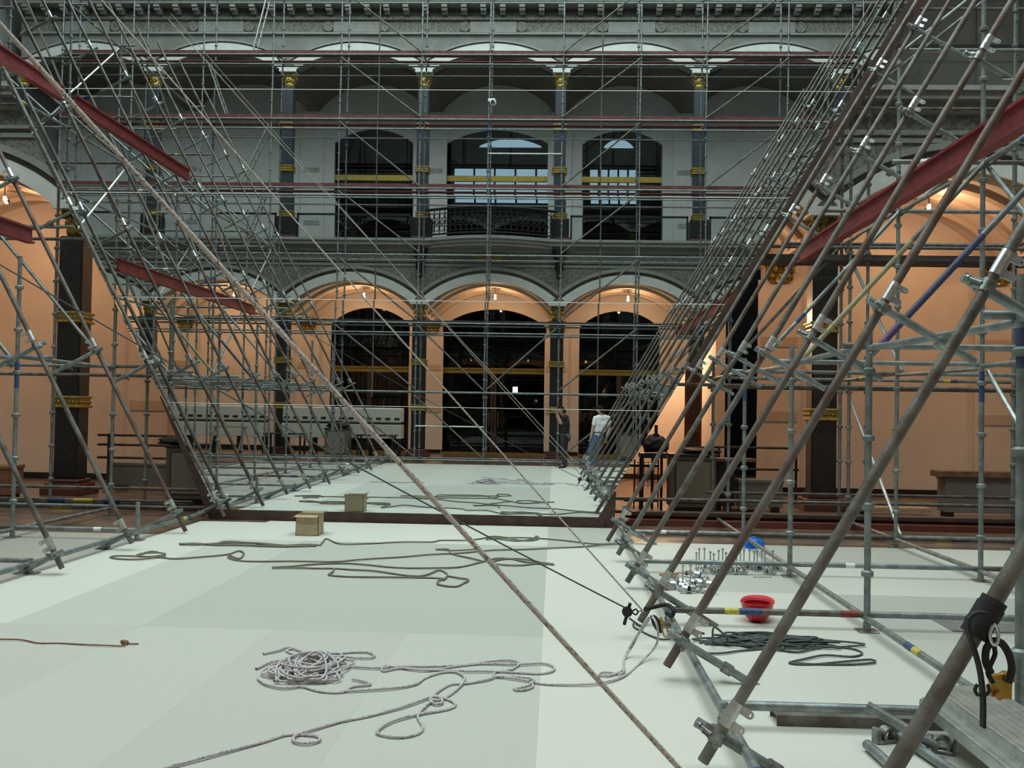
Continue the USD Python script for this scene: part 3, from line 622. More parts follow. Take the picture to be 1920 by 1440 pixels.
# scaffold before the rear arcade, seen in the mirror
fs = thing('facade_scaffold', 'tall upright tube scaffold with red decks before the rear arcade, in the mirror', 'scaffold')
SX = [-14.6, -12.5, -10.4, -8.35, -6.35, -4.0, -2.02, .1, 2.32, 4.2, 6.5, 8.6]; SL = [.12, 2.06, 4.04, 6.0, 7.92, 9.92, 11.8, 13.8]
for y in (-1.0, -2.05):
    for x in SX:
        st = obj('standard', standard_mesh(x, y, .012, 15.4, 8), 'steel', fs); obj('base_plate', box((x - .075, y - .075, .004), (x + .075, y + .075, .014)), 'coupler_steel', st)
        if (int(x * 3) + int(y)) % 2:
            for z in (3.6, 9.3): obj('paint_band', tube((x, y, z), (x, y, z + .55), R0 + .002, 8), 'tape_blue', st)
    for z in SL:
        for a, b in zip(SX[:-1], SX[1:]): obj('ledger', tube((a, y + .05, z), (b, y + .05, z), R0, 8), 'steel', fs)
        if z in (4.04, 7.92, 9.92, 11.8):
            for a, b in zip(SX[:-1], SX[1:]): obj('guard_rail', tube((a, y + .05, z - .28), (b, y + .05, z - .28), R0 * .9, 8), 'steel', fs)
for x in SX:
    for z in SL: obj('transom', tube((x + .04, -1, z + .03), (x + .04, -2.05, z + .03), R0, 8), 'steel', fs)
for z, lk in ((4.04, 'deck_dark'), (7.92, 'deck_red'), (9.92, 'deck_red'), (11.8, 'deck_red')):
    for a, b in zip(SX[:-1], SX[1:]):
        if z == 9.92 and (a == .1): pass
        for k in range(2): obj('deck_board', cbox((a + .02, -1.98 + k * .6, z + .06), (b - .02, -1.74 + k * .6, z + .09), .006), 'deck_dark' if lk == 'deck_dark' else lk, fs)
        if z > 5: obj('toe_board', box((a + .02, -1.06, z + .05), (b - .02, -1.04, z + .15)), lk, fs)
for k in range(7):
    for (i, up) in ((4, -1), (7, 1), (9, 1)):
        if i == 9 and k < 3: continue
        a, b = SX[i], SX[i + 1]; z0, z1 = SL[k], SL[k + 1]
        if up < 0: a, b = b, a
        obj('brace', tube((a, -.95, z0 + .08), (b, -.95, z1 - .08), R0, 8), 'steel_weathered', fs)
obj('brace', tube((-4.0, -.95, 4.0), (-2.05, -.95, 2.15), R0, 8), 'steel_weathered', fs); obj('brace', tube((.1, -.95, 4.0), (-1.95, -.95, 2.15), R0, 8), 'steel_weathered', fs)
obj('brace', tube((-4.0, -.95, 1.95), (-2.05, -.95, .2), R0, 8), 'steel_weathered', fs)
for x, z in ((-5.26, 1.9), (1.22, 1.62)): obj('hanging_tube', tube((x, -1.12, z), (x, -1.12, 15.4), R0 * .9, 8), 'steel_weathered', fs)
for a, b, z in ((-4, -2.02, 1.08), (-2.02, .1, 8.95)): obj('guard_rail', tube((a, -1, z), (b, -1, z), R0, 8), 'aluminium', fs)
for (xa, za, xb, zb, lab) in ((-8.6, 13.9, -9.05, 11.95, 'top'), (-10.4, 11.75, -9.75, 10.05, 'second'), (-8.5, 9.85, -9.3, 8.1, 'third'), (-8.6, 7.9, -9.2, 6.2, 'fourth')):
    t = thing('access_ladder', 'silver access ladder between scaffold decks, %s from above, in the mirror' % lab, 'ladder')
    a, b = V(xa, -1.45, za), V(xb, -1.45, zb)
    for q in (-.17, .17): obj('stile', bar(a + V(0, q, 0), b + V(0, q, 0), .03, .06, (0, 1, 0)), 'aluminium', t)
    n = 7
    for k in range(1, n): p = a + (b - a) * k / n; obj('rung', tube(p - V(0, .17, 0), p + V(0, .17, 0), .014, 6), 'aluminium', t)

# tube frame that holds the mirror up from behind
ms_ = thing('mirror_support', 'tube frame standing behind the mirror', 'scaffold')
for x, y in ((2.5, 14.9), (4.2, 14.9), (4.48, 15.0), (-6.15, 15.3), (-7.6, 15.3), (6.5, 14.9)):
    obj('standard', standard_mesh(x, y, .012, 8.5, 10), 'steel', ms_)
for z in (.35, 2.0, 4.0, 6.0, 8.0):
    obj('ledger', tube((-9.5, 14.85, z), (6.7, 14.85, z), R0, 8), 'steel_weathered', ms_)
    obj('ledger', tube((2.4, 16.3, z), (9.5, 16.3, z + .02), R0, 8), 'steel_weathered', ms_)
obj('deck_edge', box((2.6, 14.9, 3.82), (9.0, 15.5, 3.90)), 'deck_dark', ms_)

# ================================================================== THINGS ON THE FLOOR
def floor_rope(name, pts, r, look, label, group=None, cat='rope'):
    """pts: (px, py[, height]) followed over the floor; crossings ride up a little."""
    P = np.array([on_z(p[0], p[1], .006 + r + (p[2] if len(p) > 2 else 0)) for p in pts])
    q = spline(P, .025); q[:, 2] += .006 * (1 + np.sin(np.arange(len(q)) * .21)) * .5; return sweep(q, r, 7)
def c7(*a): return [(x / 3, 960 + y / 3) for x, y in a]
def c8(*a): return [(640 + x / 3, 960 + y / 3) for x, y in a]
def c9(*a): return [(1280 + x / 3, 960 + y / 3) for x, y in a]
def tangle(c, rx, ry, n, h, r, seed, ang=0.0, squash=.6):
    g = np.random.default_rng(seed); a = g.uniform(0, 6.28); P = []
    for k in range(n):
        a += g.uniform(1.5, 2.7); rr = g.uniform(.12, 1.0) ** squash
        P.append((math.cos(a) * rx * rr, math.sin(a) * ry * rr, g.uniform(.1, 1) * h * (1.15 - rr)))
    q = spline(np.array(P), .03); q[:, 2] = np.maximum(q[:, 2], 0) + .008 + r; q[:, :2] = q[:, :2] @ rotz(ang)[:2, :2].T
    return sweep(q + np.asarray(c, float), r, 6)

c = on_z(580, 1262)
t = thing('rope', 'pale grey rope heaped in the near left, its end snaking across the pale carpet', 'rope')
obj('heap', [tangle(c, .27, .42, 60, .10, .007, 3), tangle(c + V(.02, .05, 0), .17, .28, 26, .13, .007, 4)] +
    [floor_rope('', c7((1480, 800), (1560, 785), (1620, 768), (1690, 785), (1710, 805), (1650, 800), (1610, 780), (1640, 770)) , .0075, '', ''),
     floor_rope('', c7((1440, 885), (1520, 850), (1640, 830), (1760, 800), (1920, 795)) + c8((60, 790), (150, 792), (188, 812), (150, 826), (60, 822), (0, 815)), .0075, '', ''),
     floor_rope('', c7((1450, 940), (1500, 975), (1600, 995), (1700, 985), (1800, 1010), (1920, 1015)) + c8((60, 985), (130, 978), (165, 972), (120, 955), (60, 945)), .0075, '', '')], 'rope_grey', t)
obj('strand', floor_rope('', c8((-20, 870), (60, 875), (220, 882), (300, 872), (500, 868), (680, 862), (840, 845), (930, 838), (1000, 850), (960, 885), (870, 900), (865, 925), (960, 928), (1060, 940), (1085, 955), (1040, 985), (970, 1000), (1020, 1004), (1075, 985), (1080, 960), (1150, 970), (1300, 975), (1440, 970), (1580, 930), (1680, 850)) + [(1228, 1215, .06), (1234, 1190, .16), (1230, 1168, .24), (1221, 1154, .27)], .0075, '', ''), 'rope_grey', t)
obj('strand', floor_rope('', c8((230, 885), (240, 870), (330, 880), (480, 895), (640, 870), (800, 855), (1000, 862), (1120, 855), (1190, 870), (1190, 895), (1120, 910), (1000, 905), (860, 900), (700, 900), (500, 890), (330, 880), (240, 897), (228, 882)), .0075, '', ''), 'rope_grey', t)
obj('strand', floor_rope('', c8((0, 1012), (200, 1003), (330, 990), (420, 970), (470, 935), (560, 905), (640, 902), (690, 930), (680, 970), (610, 1030), (540, 1060), (505, 1050), (520, 1035), (560, 1045), (565, 1080), (525, 1085), (500, 1055), (560, 1000), (620, 970), (700, 966), (830, 945), (870, 930), (960, 940), (1060, 955)), .0075, '', ''), 'rope_grey', t)
obj('strand', floor_rope('', c7((900, 1452), (1100, 1400), (1300, 1345), (1480, 1295), (1610, 1255), (1720, 1255), (1790, 1265), (1795, 1290), (1730, 1307), (1660, 1298), (1650, 1275), (1690, 1250), (1800, 1215), (1920, 1180)) + c8((150, 1150), (330, 1105), (440, 1068), (500, 1045), (545, 1045), (610, 1060), (642, 1085), (600, 1110), (440, 1140), (280, 1185), (200, 1240), (250, 1262), (340, 1268), (430, 1248), (458, 1210), (430, 1150), (470, 1100), (510, 1065)), .0075, '', ''), 'rope_grey', t)
obj('strand', floor_rope('', [(1221, 1156, .27), (1207, 1178, .18), (1190, 1200, .10)] + c8((1595, 820), (1580, 890), (1500, 925), (1450, 918), (1480, 905), (1560, 915), (1590, 900), (1590, 830)) + [(1188, 1208, .07), (1200, 1183, .17), (1216, 1160, .26)], .0075, '', ''), 'rope_grey', t)
t = thing('rope', 'thin brown cord with a knotted end lying at the left edge of the carpet', 'cord')
obj('cord', floor_rope('', [(-60, 1198)] + c7((0, 720), (120, 722), (220, 738), (340, 738), (500, 750), (680, 758), (705, 752)), .005, '', ''), 'rope_brown', t)
k = on_z(234, 1211)
obj('knot', [sphere(k + V(0, 0, .022), .022, 2, (1.2, 1, .8)), tube(k + V(.02, 0, .015), k + V(.085, .015, .012), .005, 6), sphere(k + V(-.012, -.012, .03), .014, 1)], 'rope_brown', t)
def olive(label, *runs):
    t = thing('rope', label, 'rope', group=None)
    for pts, r in runs: obj('strand', floor_rope('', pts, r, '', ''), 'rope_olive', t)
olive('olive rope bundled into a long hank nearest the cardboard boxes', (c7((1010, 180), (1100, 186), (1220, 178), (1300, 172), (1420, 176), (1600, 188), (1780, 190), (1640, 195), (1400, 190), (1220, 186), (1100, 178), (1010, 184)), .012), (c7((1215, 182), (1270, 168), (1400, 172), (1560, 190), (1700, 183), (1780, 184), (1800, 187), (1815, 170), (1840, 152), (1920, 182)) + c8((150, 178), (300, 172), (500, 170), (560, 160), (700, 162), (790, 150), (850, 138), (920, 145), (1000, 160), (1080, 160), (1112, 148), (1095, 138), (1078, 150), (990, 163), (880, 155), (815, 156), (880, 145), (1110, 150), (1250, 160), (1400, 180), (1550, 178)), .009))
olive('olive rope trailing from a flat loop at the left across to the right scaffold', (c7((930, 250), (800, 268), (680, 265), (620, 255), (660, 248), (780, 252), (900, 256), (1000, 263), (1200, 250), (1290, 236), (1340, 220), (1372, 235), (1345, 262), (1290, 245), (1290, 260), (1350, 275), (1500, 279), (1760, 280), (1920, 278)) + c8((300, 256), (600, 236), (900, 215), (1200, 205), (1500, 185), (1570, 182)), .009), (c7((770, 245), (800, 235), (900, 232), (930, 240), (850, 250), (780, 248), (840, 225), (885, 226)), .008))
olive('olive rope lying in long flat curves in the middle of the carpet', (c7((1530, 312), (1650, 308), (1760, 295), (1920, 290)) + c8((120, 298), (300, 312), (500, 318), (650, 312), (780, 285), (880, 262), (960, 265), (1050, 285), (1150, 290), (1195, 297), (1100, 292), (1000, 302), (900, 300), (840, 288), (900, 268), (1000, 265), (1140, 288)), .009), (c8((530, 212), (600, 212), (620, 235), (700, 255), (800, 280)), .009), (c8((760, 200), (750, 210), (720, 215), (620, 217), (540, 210)), .008))
olive('olive rope nearest the camera of the four, ending in a hooked loop', (c7((1530, 316), (1760, 318), (1880, 318)) + c8((60, 326), (200, 336), (400, 360), (480, 355), (550, 330), (595, 350), (580, 380), (545, 390), (550, 410), (640, 420), (690, 400), (715, 383), (670, 376), (600, 362)), .009), (c7((1880, 320), (1870, 340), (1850, 355), (1920, 362)) + c8((120, 366), (300, 370), (500, 370), (585, 376)), .009))
c = on_z(1455, 1209)
t = thing('rope', 'dark green rope in a loose flat pile under the right scaffold, beside the red helmet', 'rope')
obj('heap', [tangle(c, .62, .20, 44, .06, .007, 11), tangle(c + V(-.1, 0, 0), .42, .26, 30, .08, .007, 12)], 'rope_green', t)
obj('strand', floor_rope('', c9((60, 790), (200, 800), (350, 780), (500, 770), (650, 790), (800, 760), (950, 770), (1010, 795), (950, 815), (800, 810), (690, 830), (600, 850), (700, 858), (900, 845), (1060, 835), (1078, 850), (980, 858), (800, 858), (600, 852)), .007, '', ''), 'rope_green', t)
obj('strand', floor_rope('', [(x / 3 + 1280, 960 + y / 3, h) for x, y, h in ((170, 740, 0), (168, 700, .1), (175, 650, .16), (220, 680, .12), (270, 730, 0), (330, 715, .04), (420, 735, 0), (600, 745, .05), (760, 745, 0), (900, 765, 0))], .007, '', ''), 'rope_green', t)
obj('strand', floor_rope('', [(1180, 1160, .08), (1196, 1172, .03), (1204, 1178), (1190, 1169), (1188, 1175), (1204, 1184), (1224, 1194), (1246, 1200), (1275, 1195), (1300, 1183), (1320, 1188)], .007, '', ''), 'rope_green', t)

# ropes stretched through the air
def air_rope(label, a, b, r, look, sag):
    tt = np.linspace(0, 1, 60)[:, None]; p = np.asarray(a) + (np.asarray(b) - np.asarray(a)) * tt; p[:, 2] -= (4 * tt * (1 - tt))[:, 0] * sag
    tag(obj('taut_rope', sweep(p, r, 8), look), label, 'rope')
A0, A1 = on_y(1290, 1459, 3.42), V(-9.6, 3.8, 11.0)
air_rope('thick beige rope running up leftwards from the near right scaffold', A0, A1, .0092, 'rope_beige', .05)
air_rope('thinner beige rope running up leftwards from the foot of the third raking tube', on_y(1207, 1147, 7.35), V(-7.9, 8.05, 9.5), .0062, 'rope_beige', .05)
air_rope('dark rope stretched low from the left scaffold down to a black pulley', on_y(1181, 1144, 7.3), V(-6.55, 7.75, 3.95), .0055, 'rope_dark', .10)
t = thing('rope_pulley', 'black pulley clipped to the low end of the dark rope', 'pulley')
p = on_y(1176, 1147, 7.3)
obj('cheek', [move(lathe([(0, -.02), (.033, -.02), (.037, -.012), (.037, -.006), (0, -.006)], 14, ax=[[1, 0, 0], [0, 0, 1], [0, -1, 0]]), roty(.5), p), move(lathe([(0, .006), (.037, .006), (.037, .012), (.033, .02), (0, .02)], 14, ax=[[1, 0, 0], [0, 0, 1], [0, -1, 0]]), roty(.5), p)], 'webbing', t)
obj('becket', [bar(p + V(-.02, 0, -.09), p + V(.02, 0, .06), .02, .035, (0, 1, 0)), sweep(spline([p + V(.03, 0, .0), p + V(.06, 0, .02), p + V(.075, 0, 0), p + V(.06, 0, -.02), p + V(.03, 0, 0)], .01), .006, 6)], 'webbing', t)
obj('link', tube(p + V(.07, 0, 0), on_y(1212, 1142, 7.42), .004, 6), 'rope_dark', t)
t = thing('webbing_sling', 'black webbing sling round the base tube where the pulley is tied', 'sling')
obj('strap', sweep(spline([on_y(a, b, y) for a, b, y in ((1210, 1142, 7.44), (1227, 1138, 7.5), (1247, 1134, 7.5), (1258, 1138, 7.42), (1263, 1147, 7.36), (1259, 1155, 7.4), (1250, 1150, 7.5))], .02), .016, 8), 'webbing', t)
t = thing('belay_device', 'dark belay device with brass clip hanging by the foot of the raking tube', 'belay device')
p = on_y(1232, 1170, 7.05)
obj('body', [move(sphere((0, 0, 0), .055, 2, (.55, .5, 1.25)), roty(-.5), p)], 'webbing', t); obj('clip', sweep(spline([p + V(.02, -.02, .05), p + V(.06, -.02, -.02), p + V(.08, -.02, -.07), p + V(.05, -.02, -.08), p + V(.03, -.02, -.02), p + V(.02, -.02, .05)], .01), .006, 6), 'brass', t)

# sling, karabiner and descender on the nearest raking tube
y0 = 3.0; rk0 = lambda z: V(.70 + RS * (z - .1), 3.012, z)
dd = V(RS, 0, 1) / math.hypot(RS, 1)
p = rk0(1.02)
t = thing('safety_strap', 'black webbing strap wrapped on the nearest raking tube, its tail hanging down', 'strap')
obj('wrap', [tube(p - dd * .05, p + dd * .05, .040, 16), tube(p - dd * .015, p + dd * .07, .037, 16)], 'webbing', t)
tail = spline([on_y(a, b, y) for a, b, y in ((1850, 1150, 2.96), (1832, 1148, 2.95), (1815, 1160, 2.95), (1816, 1185, 2.95), (1828, 1222, 2.95), (1838, 1262, 2.95), (1843, 1310, 2.95), (1843, 1362, 2.95))], .015)
obj('tail', [bar(a, b + (b - a) * .15, .008, .026, (0, 1, .01)) for a, b in zip(tail[:-1], tail[1:])], 'webbing', t)
obj('loop', sweep(spline([on_y(a, b, 2.94) for a, b in ((1833, 1283), (1828, 1292), (1832, 1302), (1846, 1304), (1855, 1296), (1852, 1284))], .008), .005, 6), 'webbing', t)
t = thing('karabiner', 'steel karabiner hanging from the black strap at the right edge', 'karabiner')
obj('ring', sweep(spline([on_y(a, b, 2.97) for a, b in ((1862, 1172), (1856, 1188), (1860, 1206), (1868, 1208), (1872, 1192), (1868, 1174), (1862, 1172))], .006), .0055, 8), 'steel_bright', t)
t = thing('descender', 'brass rope descender with a black curved handle, under the karabiner', 'descender')
obj('handle', sweep(spline([on_y(a, b, 2.98) for a, b in ((1858, 1262), (1848, 1240), (1850, 1215), (1862, 1202), (1878, 1206), (1892, 1228), (1897, 1255), (1890, 1280))], .01), .011, 8), 'webbing', t)
obj('inner_strap', sweep(spline([on_y(a, b, 2.98) for a, b in ((1862, 1206), (1866, 1225), (1858, 1245), (1852, 1262), (1862, 1280))], .01), .007, 8), 'webbing', t)
a, b, c_, d_ = on_y(1858, 1268, 2.99), on_y(1899, 1262, 2.99), on_y(1897, 1312, 2.99), on_y(1858, 1306, 2.99)
q = np.array([a, b, c_, d_]); v = np.vstack([q, q + V(0, .02, 0)])
obj('body', [flat(v, [(0, 1, 2), (0, 2, 3), (4, 6, 5), (4, 7, 6)] + [tt for i in range(4) for tt in ((i, 4 + i, (i + 1) % 4), ((i + 1) % 4, 4 + i, 4 + (i + 1) % 4))]), tube((a + c_) / 2 - V(.01, .012, .02), (a + c_) / 2 + V(-.01, .03, -.02), .012, 10), tube(b * .8 + d_ * .2 - V(0, .012, 0), b * .8 + d_ * .2 + V(0, .03, 0), .014, 10)], 'brass', t)

# cardboard box
def carton(px0, px1, py, h, dep, label):
    a, b = on_z(px0, py), on_z(px1, py); w = b[0] - a[0]; x0, y0 = a[0], a[1]
    t = thing('cardboard_box', label, 'box', (x0 + w / 2, y0 + dep / 2, .006)); e = .006; W, D = w / 2, dep / 2
    obj('body', [box((-W, -D, 0), (W, -D + e, h)), box((-W, D - e, 0), (W, D, h)), box((-W, -D, 0), (-W + e, D, h)), box((W - e, -D, 0), (W, D, h)), box((-W, -D, 0), (W, D, e))], 'cardboard', t)
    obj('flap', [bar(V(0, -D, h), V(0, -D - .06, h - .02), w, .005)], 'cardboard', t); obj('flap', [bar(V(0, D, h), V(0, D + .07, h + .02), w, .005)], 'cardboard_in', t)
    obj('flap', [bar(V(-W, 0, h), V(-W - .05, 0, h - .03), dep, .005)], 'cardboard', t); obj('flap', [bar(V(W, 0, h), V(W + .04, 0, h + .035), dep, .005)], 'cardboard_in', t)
    obj('parcel_tape', box((-W + .01, -D - .001, h * .42), (W - .01, -D, h * .55)), 'tape_parcel', t)
carton(554, 598, 1005, .25, .3, 'open brown cardboard box standing on the carpet before the mirror')

# helmets
def helmet(c, r, look, label, upside):
    t = thing('safety_helmet', label, 'helmet', c); k = -1 if upside else 1
    n = 24; th = np.linspace(0, 1, 10)
    def shell(rr, hh):
        v = []; 
        for s_ in th:
            a = s_ * np.pi / 2; v.append(np.column_stack([circ(n)[:, 0] * rr * 1.12 * math.cos(a) ** .8 if s_ < 1 else np.zeros(n), circ(n)[:, 1] * rr * .92 * math.cos(a) ** .8 if s_ < 1 else np.zeros(n), np.full(n, hh * math.sin(a))]))
        i = np.arange(n); j = (i + 1) % n; f = []
        for a in range(9): f += [np.stack([a * n + i, a * n + j, a * n + n + j], 1), np.stack([a * n + i, a * n + n + j, a * n + n + i], 1)]
        return np.vstack(v), np.vstack(f)
    o = shell(r, r * 1.12); i_ = shell(r * .955, r * 1.06)
    R = np.diag([1, k, k]); z = r * 1.12 if upside else 0
    tr = lambda m: move(smooth(trimesh.Trimesh(m[0], m[1], process=False), True), R, (0, 0, z))
    obj('shell', [tr(o), tr((i_[0], i_[1][:, ::-1]))], look, t)
    a = np.linspace(0, 2 * np.pi, n + 1)[:-1]
    ext = np.where(np.cos(a) > .2, .06 * (np.cos(a) - .2) / .8, .0) + .012
    ro = np.column_stack([np.cos(a) * (r * 1.12 + ext), np.sin(a) * (r * .92 + ext * .6), -np.where(np.cos(a) > .2, .018 * (np.cos(a) - .2), 0)]); ri = np.column_stack([np.cos(a) * r * 1.07, np.sin(a) * r * .88, np.zeros(n)])
    v = np.vstack([ro, ri, ro + V(0, 0, .006), ri + V(0, 0, .006)]); i = np.arange(n); j = (i + 1) % n
    f = np.vstack([np.stack([i, j, n + j], 1), np.stack([i, n + j, n + i], 1), np.stack([2 * n + i, 3 * n + j, 2 * n + j], 1), np.stack([2 * n + i, 3 * n + i, 3 * n + j], 1), np.stack([i, 2 * n + i, j], 1), np.stack([j, 2 * n + i, 2 * n + j], 1)])
    obj('brim', move(flat(v, f), R, (0, 0, z)), look, t)
    obj('crown_ridge', [move(sweep([(math.cos(q) * r * 1.13 * .99, y_, math.sin(q) * r * 1.13) for q in np.linspace(.3, 2.84, 16)], .007, 6), R, (0, 0, z)) for y_ in (-.03, 0, .03)], look, t)
    obj('sweatband', move(sweep([(math.cos(q) * r * 1.0, math.sin(q) * r * .82, .012) for q in np.linspace(0, 2 * np.pi, 24)], .009, 6), R, (0, 0, z)), 'helmet_lining' if upside else 'black', t)
    return t
c = on_z(1422, 1169); h_ = helmet((c[0], max(c[1], 7.98) + .04, .008), .132, 'helmet_red', 'red safety helmet lying upside down on the carpet', True)
UsdGeom.Xformable(h_).AddRotateZOp().Set(75.0)
c = on_z(1416, 1029); h_ = helmet((c[0], c[1] + .05, .008), .108, 'helmet_blue', 'blue safety helmet set down at the edge of the carpet', False)
UsdGeom.Xformable(h_).AddRotateZOp().Set(200.0)

# new couplers set out on the carpet
def new_coupler(name, label, group, loc, rz, first=None, lying=False):
    if first is not None: return dup(first, name, label, 'coupler', loc, rz, group)
    t = thing(name, label, 'coupler', loc, rz, group)
    obj('jaw', [move(lathe([(.025, -.025), (.036, -.025), (.036, .025), (.025, .025)], 14, ax=[[1, 0, 0], [0, 0, 1], [0, -1, 0]]), None, (0, 0, .036)), box((-.05, -.022, .0), (.05, .022, .018)), box((.035, -.02, .012), (.07, .02, .032))], 'zinc', t)
    if lying: obj('bolt', [tube((-.05, .03, .015), (.06, .06, .02), .007, 8), tube((.05, .058, .02), (.068, .063, .021), .014, 6)], 'zinc', t)
    else: obj('bolt', [tube((-.045, 0, .01), (-.045, 0, .215), .0065, 8), tube((-.045, 0, .195), (-.045, 0, .21), .014, 6), tube((-.045, 0, .05), (-.045, 0, .058), .016, 8)], 'zinc', t)
    return t
g = np.random.default_rng(5); p0 = None
lb1 = 'new zinc coupler with upright bolt in the long row under the right scaffold'
for k in range(18):
    x = 1312 + k * 8.3 + g.uniform(-3, 3); p = on_z(x, 1073 + g.uniform(-5, 6)); p[2] = .006
    r_ = new_coupler('scaffold_coupler', lb1, 'new couplers in the long row', p, g.uniform(-.6, .6), p0); p0 = p0 or r_
p1 = None; lb2 = 'new zinc coupler in the jumbled heap beside the raking tubes'
for k in range(15):
    p = on_z(1262 + g.uniform(0, 72), 1108 + g.uniform(-16, 6)); p[2] = .006 + (.04 if k % 4 == 3 else 0)
    r_ = new_coupler('loose_coupler', lb2, 'new couplers in the heap', p, g.uniform(0, 6.2), p1, True); p1 = p1 or r_
p2 = None
for k in range(3):
    p = on_z(1263 + k * 19 + g.uniform(-4, 4), 1102 + g.uniform(-5, 5)); p[2] = .006
    dup(p0, 'scaffold_coupler', 'new zinc coupler with upright bolt among the jumbled heap', 'coupler', p, g.uniform(0, 6), 'upright couplers in the heap')
a = on_z(1238, 1081); b = on_z(1294, 1078)
tag(obj('wooden_batten', bar(a + V(0, 0, .02), b + V(0, 0, .02), .045, .026), 'wood'), 'short pale wooden batten on the carpet above the coupler heap', 'batten')
a = on_z(1412, 1084); b = on_z(1446, 1084)
tag(obj('steel_rod', tube(a + V(0, 0, .012), b + V(0, 0, .012), .006, 8), 'zinc'), 'thin steel rod on the carpet before the row of couplers', 'rod')
p, q = on_z(1746, 1163), on_z(1782, 1186)
tag(obj('floor_plate', cbox((p[0], q[1], .006), (p[0] + 1.5, p[1], .014), .003), 'plate_grey'), 'thin grey metal plate lying flat on the carpet at the right', 'plate')

# aluminium deck boards, dark steel plank, loose tubes and clamps in the near right corner
def deck_board(label, x0, z0, y0, y1, w):
    t = thing('scaffold_deck', label, 'scaffold board')
    obj('top', cbox((x0, y0, z0 + .05), (x0 + w, y1, z0 + .058), .003), 'aluminium', t)
    for k in range(7): obj('tread_rib', cbox((x0 + .03 + k * (w - .06) / 6 - .008, y0 + .02, z0 + .058), (x0 + .03 + k * (w - .06) / 6 + .008, y1 - .02, z0 + .063), .002), 'aluminium', t)
    for q in (0, w - .008): obj('side_flange', box((x0 + q, y0, z0), (x0 + q + .008, y1, z0 + .05)), 'aluminium', t)
    obj('end_cap', [box((x0, y1 - .008, z0), (x0 + w, y1, z0 + .05)), box((x0 + .03, y1, z0 + .02), (x0 + .07, y1 + .05, z0 + .05)), box((x0 + w - .07, y1, z0 + .02), (x0 + w - .03, y1 + .05, z0 + .05))], 'aluminium', t)
deck_board('lower of the two aluminium deck boards stacked in the near right corner', 1.83, .145, 2.6, 5.22, .30)
deck_board('upper of the two aluminium deck boards stacked in the near right corner', 1.90, .205, 2.6, 5.26, .30)
t = thing('steel_plank', 'dark steel channel plank lying under the near base tube', 'plank')
obj('web', box((1.16, 5.36, .05), (2.0, 5.52, .056)), 'steel_weathered', t); obj('flange', box((1.16, 5.352, .006), (2.0, 5.36, .062)), 'steel_weathered', t); obj('flange', box((1.16, 5.52, .006), (2.0, 5.528, .062)), 'steel_weathered', t)
def loose_tube(label, p, q): tag(obj('loose_tube', tube(p, q, R0, 14), 'steel'), label, 'tube')
loose_tube('short loose tube propped up towards the aluminium boards', on_z(1625, 1323, .20), on_z(1760, 1402, .05))
loose_tube('short loose tube at the bottom edge, under the nearest raking tube', on_z(1626, 1396, .035), on_z(1700, 1462, .035))
loose_tube('loose tube lying from the cast clamp to the bottom edge', on_z(1684, 1378, .035), on_z(1795, 1452, .035))
def cast_clamp(label, p, rz):
    t = thing('cast_clamp', label, 'clamp', p, rz)
    obj('jaw', [lathe([(.026, -.028), (.038, -.028), (.038, .028), (.026, .028)], 14, (0, 0, .04), [[1, 0, 0], [0, 0, 1], [0, -1, 0]]), cbox((-.06, -.03, .0), (.05, .03, .02), .004), cbox((-.075, -.025, .0), (-.045, .025, .075), .005)], 'coupler_steel', t)
    obj('swing_bolt', [tube((.045, 0, .02), (.06, 0, .10), .008, 8), tube((.057, 0, .085), (.06, 0, .1), .016, 6)], 'coupler_steel', t)
cast_clamp('cast swivel clamp left on the carpet beside the loose tubes', on_z(1664, 1392, .006), .3)
cast_clamp('cast clamp at the lower end of the propped loose tube', on_z(1768, 1412, .006), -.5)

# ================================================================== THINGS ALONG THE ARCADES
def cabinet(label, x0, y0, w, face, first=None, group='beige cabinets'):
    loc = (x0 + w / 2, y0, 0)
    rz = 0 if face < 0 else math.pi
    if first is not None: return dup(first, 'cabinet', label, 'cabinet', loc, rz, group)
    t = thing('cabinet', label, 'cabinet', loc, rz, group); W = w / 2
    obj('plinth', box((-W + .03, .03, 0), (W - .03, .53, .09)), 'black', t); obj('carcass', cbox((-W, .012, .09), (W, .56, .9), .008), 'cabinet_frame', t)
    obj('door_panel', cbox((-W + .09, .0, .17), (W - .09, .014, .82), .004), 'cabinet_panel', t); obj('shadow_gap', [box((-W + .075, .004, .155), (-W + .088, .013, .835)), box((W - .088, .004, .155), (W - .075, .013, .835)), box((-W + .075, .004, .155), (W - .075, .013, .168)), box((-W + .075, .004, .822), (W - .075, .013, .835))], 'black', t)
    obj('top', cbox((-W - .02, -.01, .9), (W + .02, .58, .935), .006), 'black', t); return t
cb = cabinet('beige panelled cabinet right of the mirror under the raking tubes', 1.86, 16.5, .72, -1)
cabinet('beige panelled cabinet beside the left edge of the mirror', -6.15, 16.1, .72, -1, cb)
cabinet('beige panelled cabinet behind the man in the white shirt, in the mirror', 1.98, -4.05, .72, 1, cb)
cabinet('beige panelled cabinet before the long cream counters, in the mirror', -7.0, -2.75, .72, 1, cb)
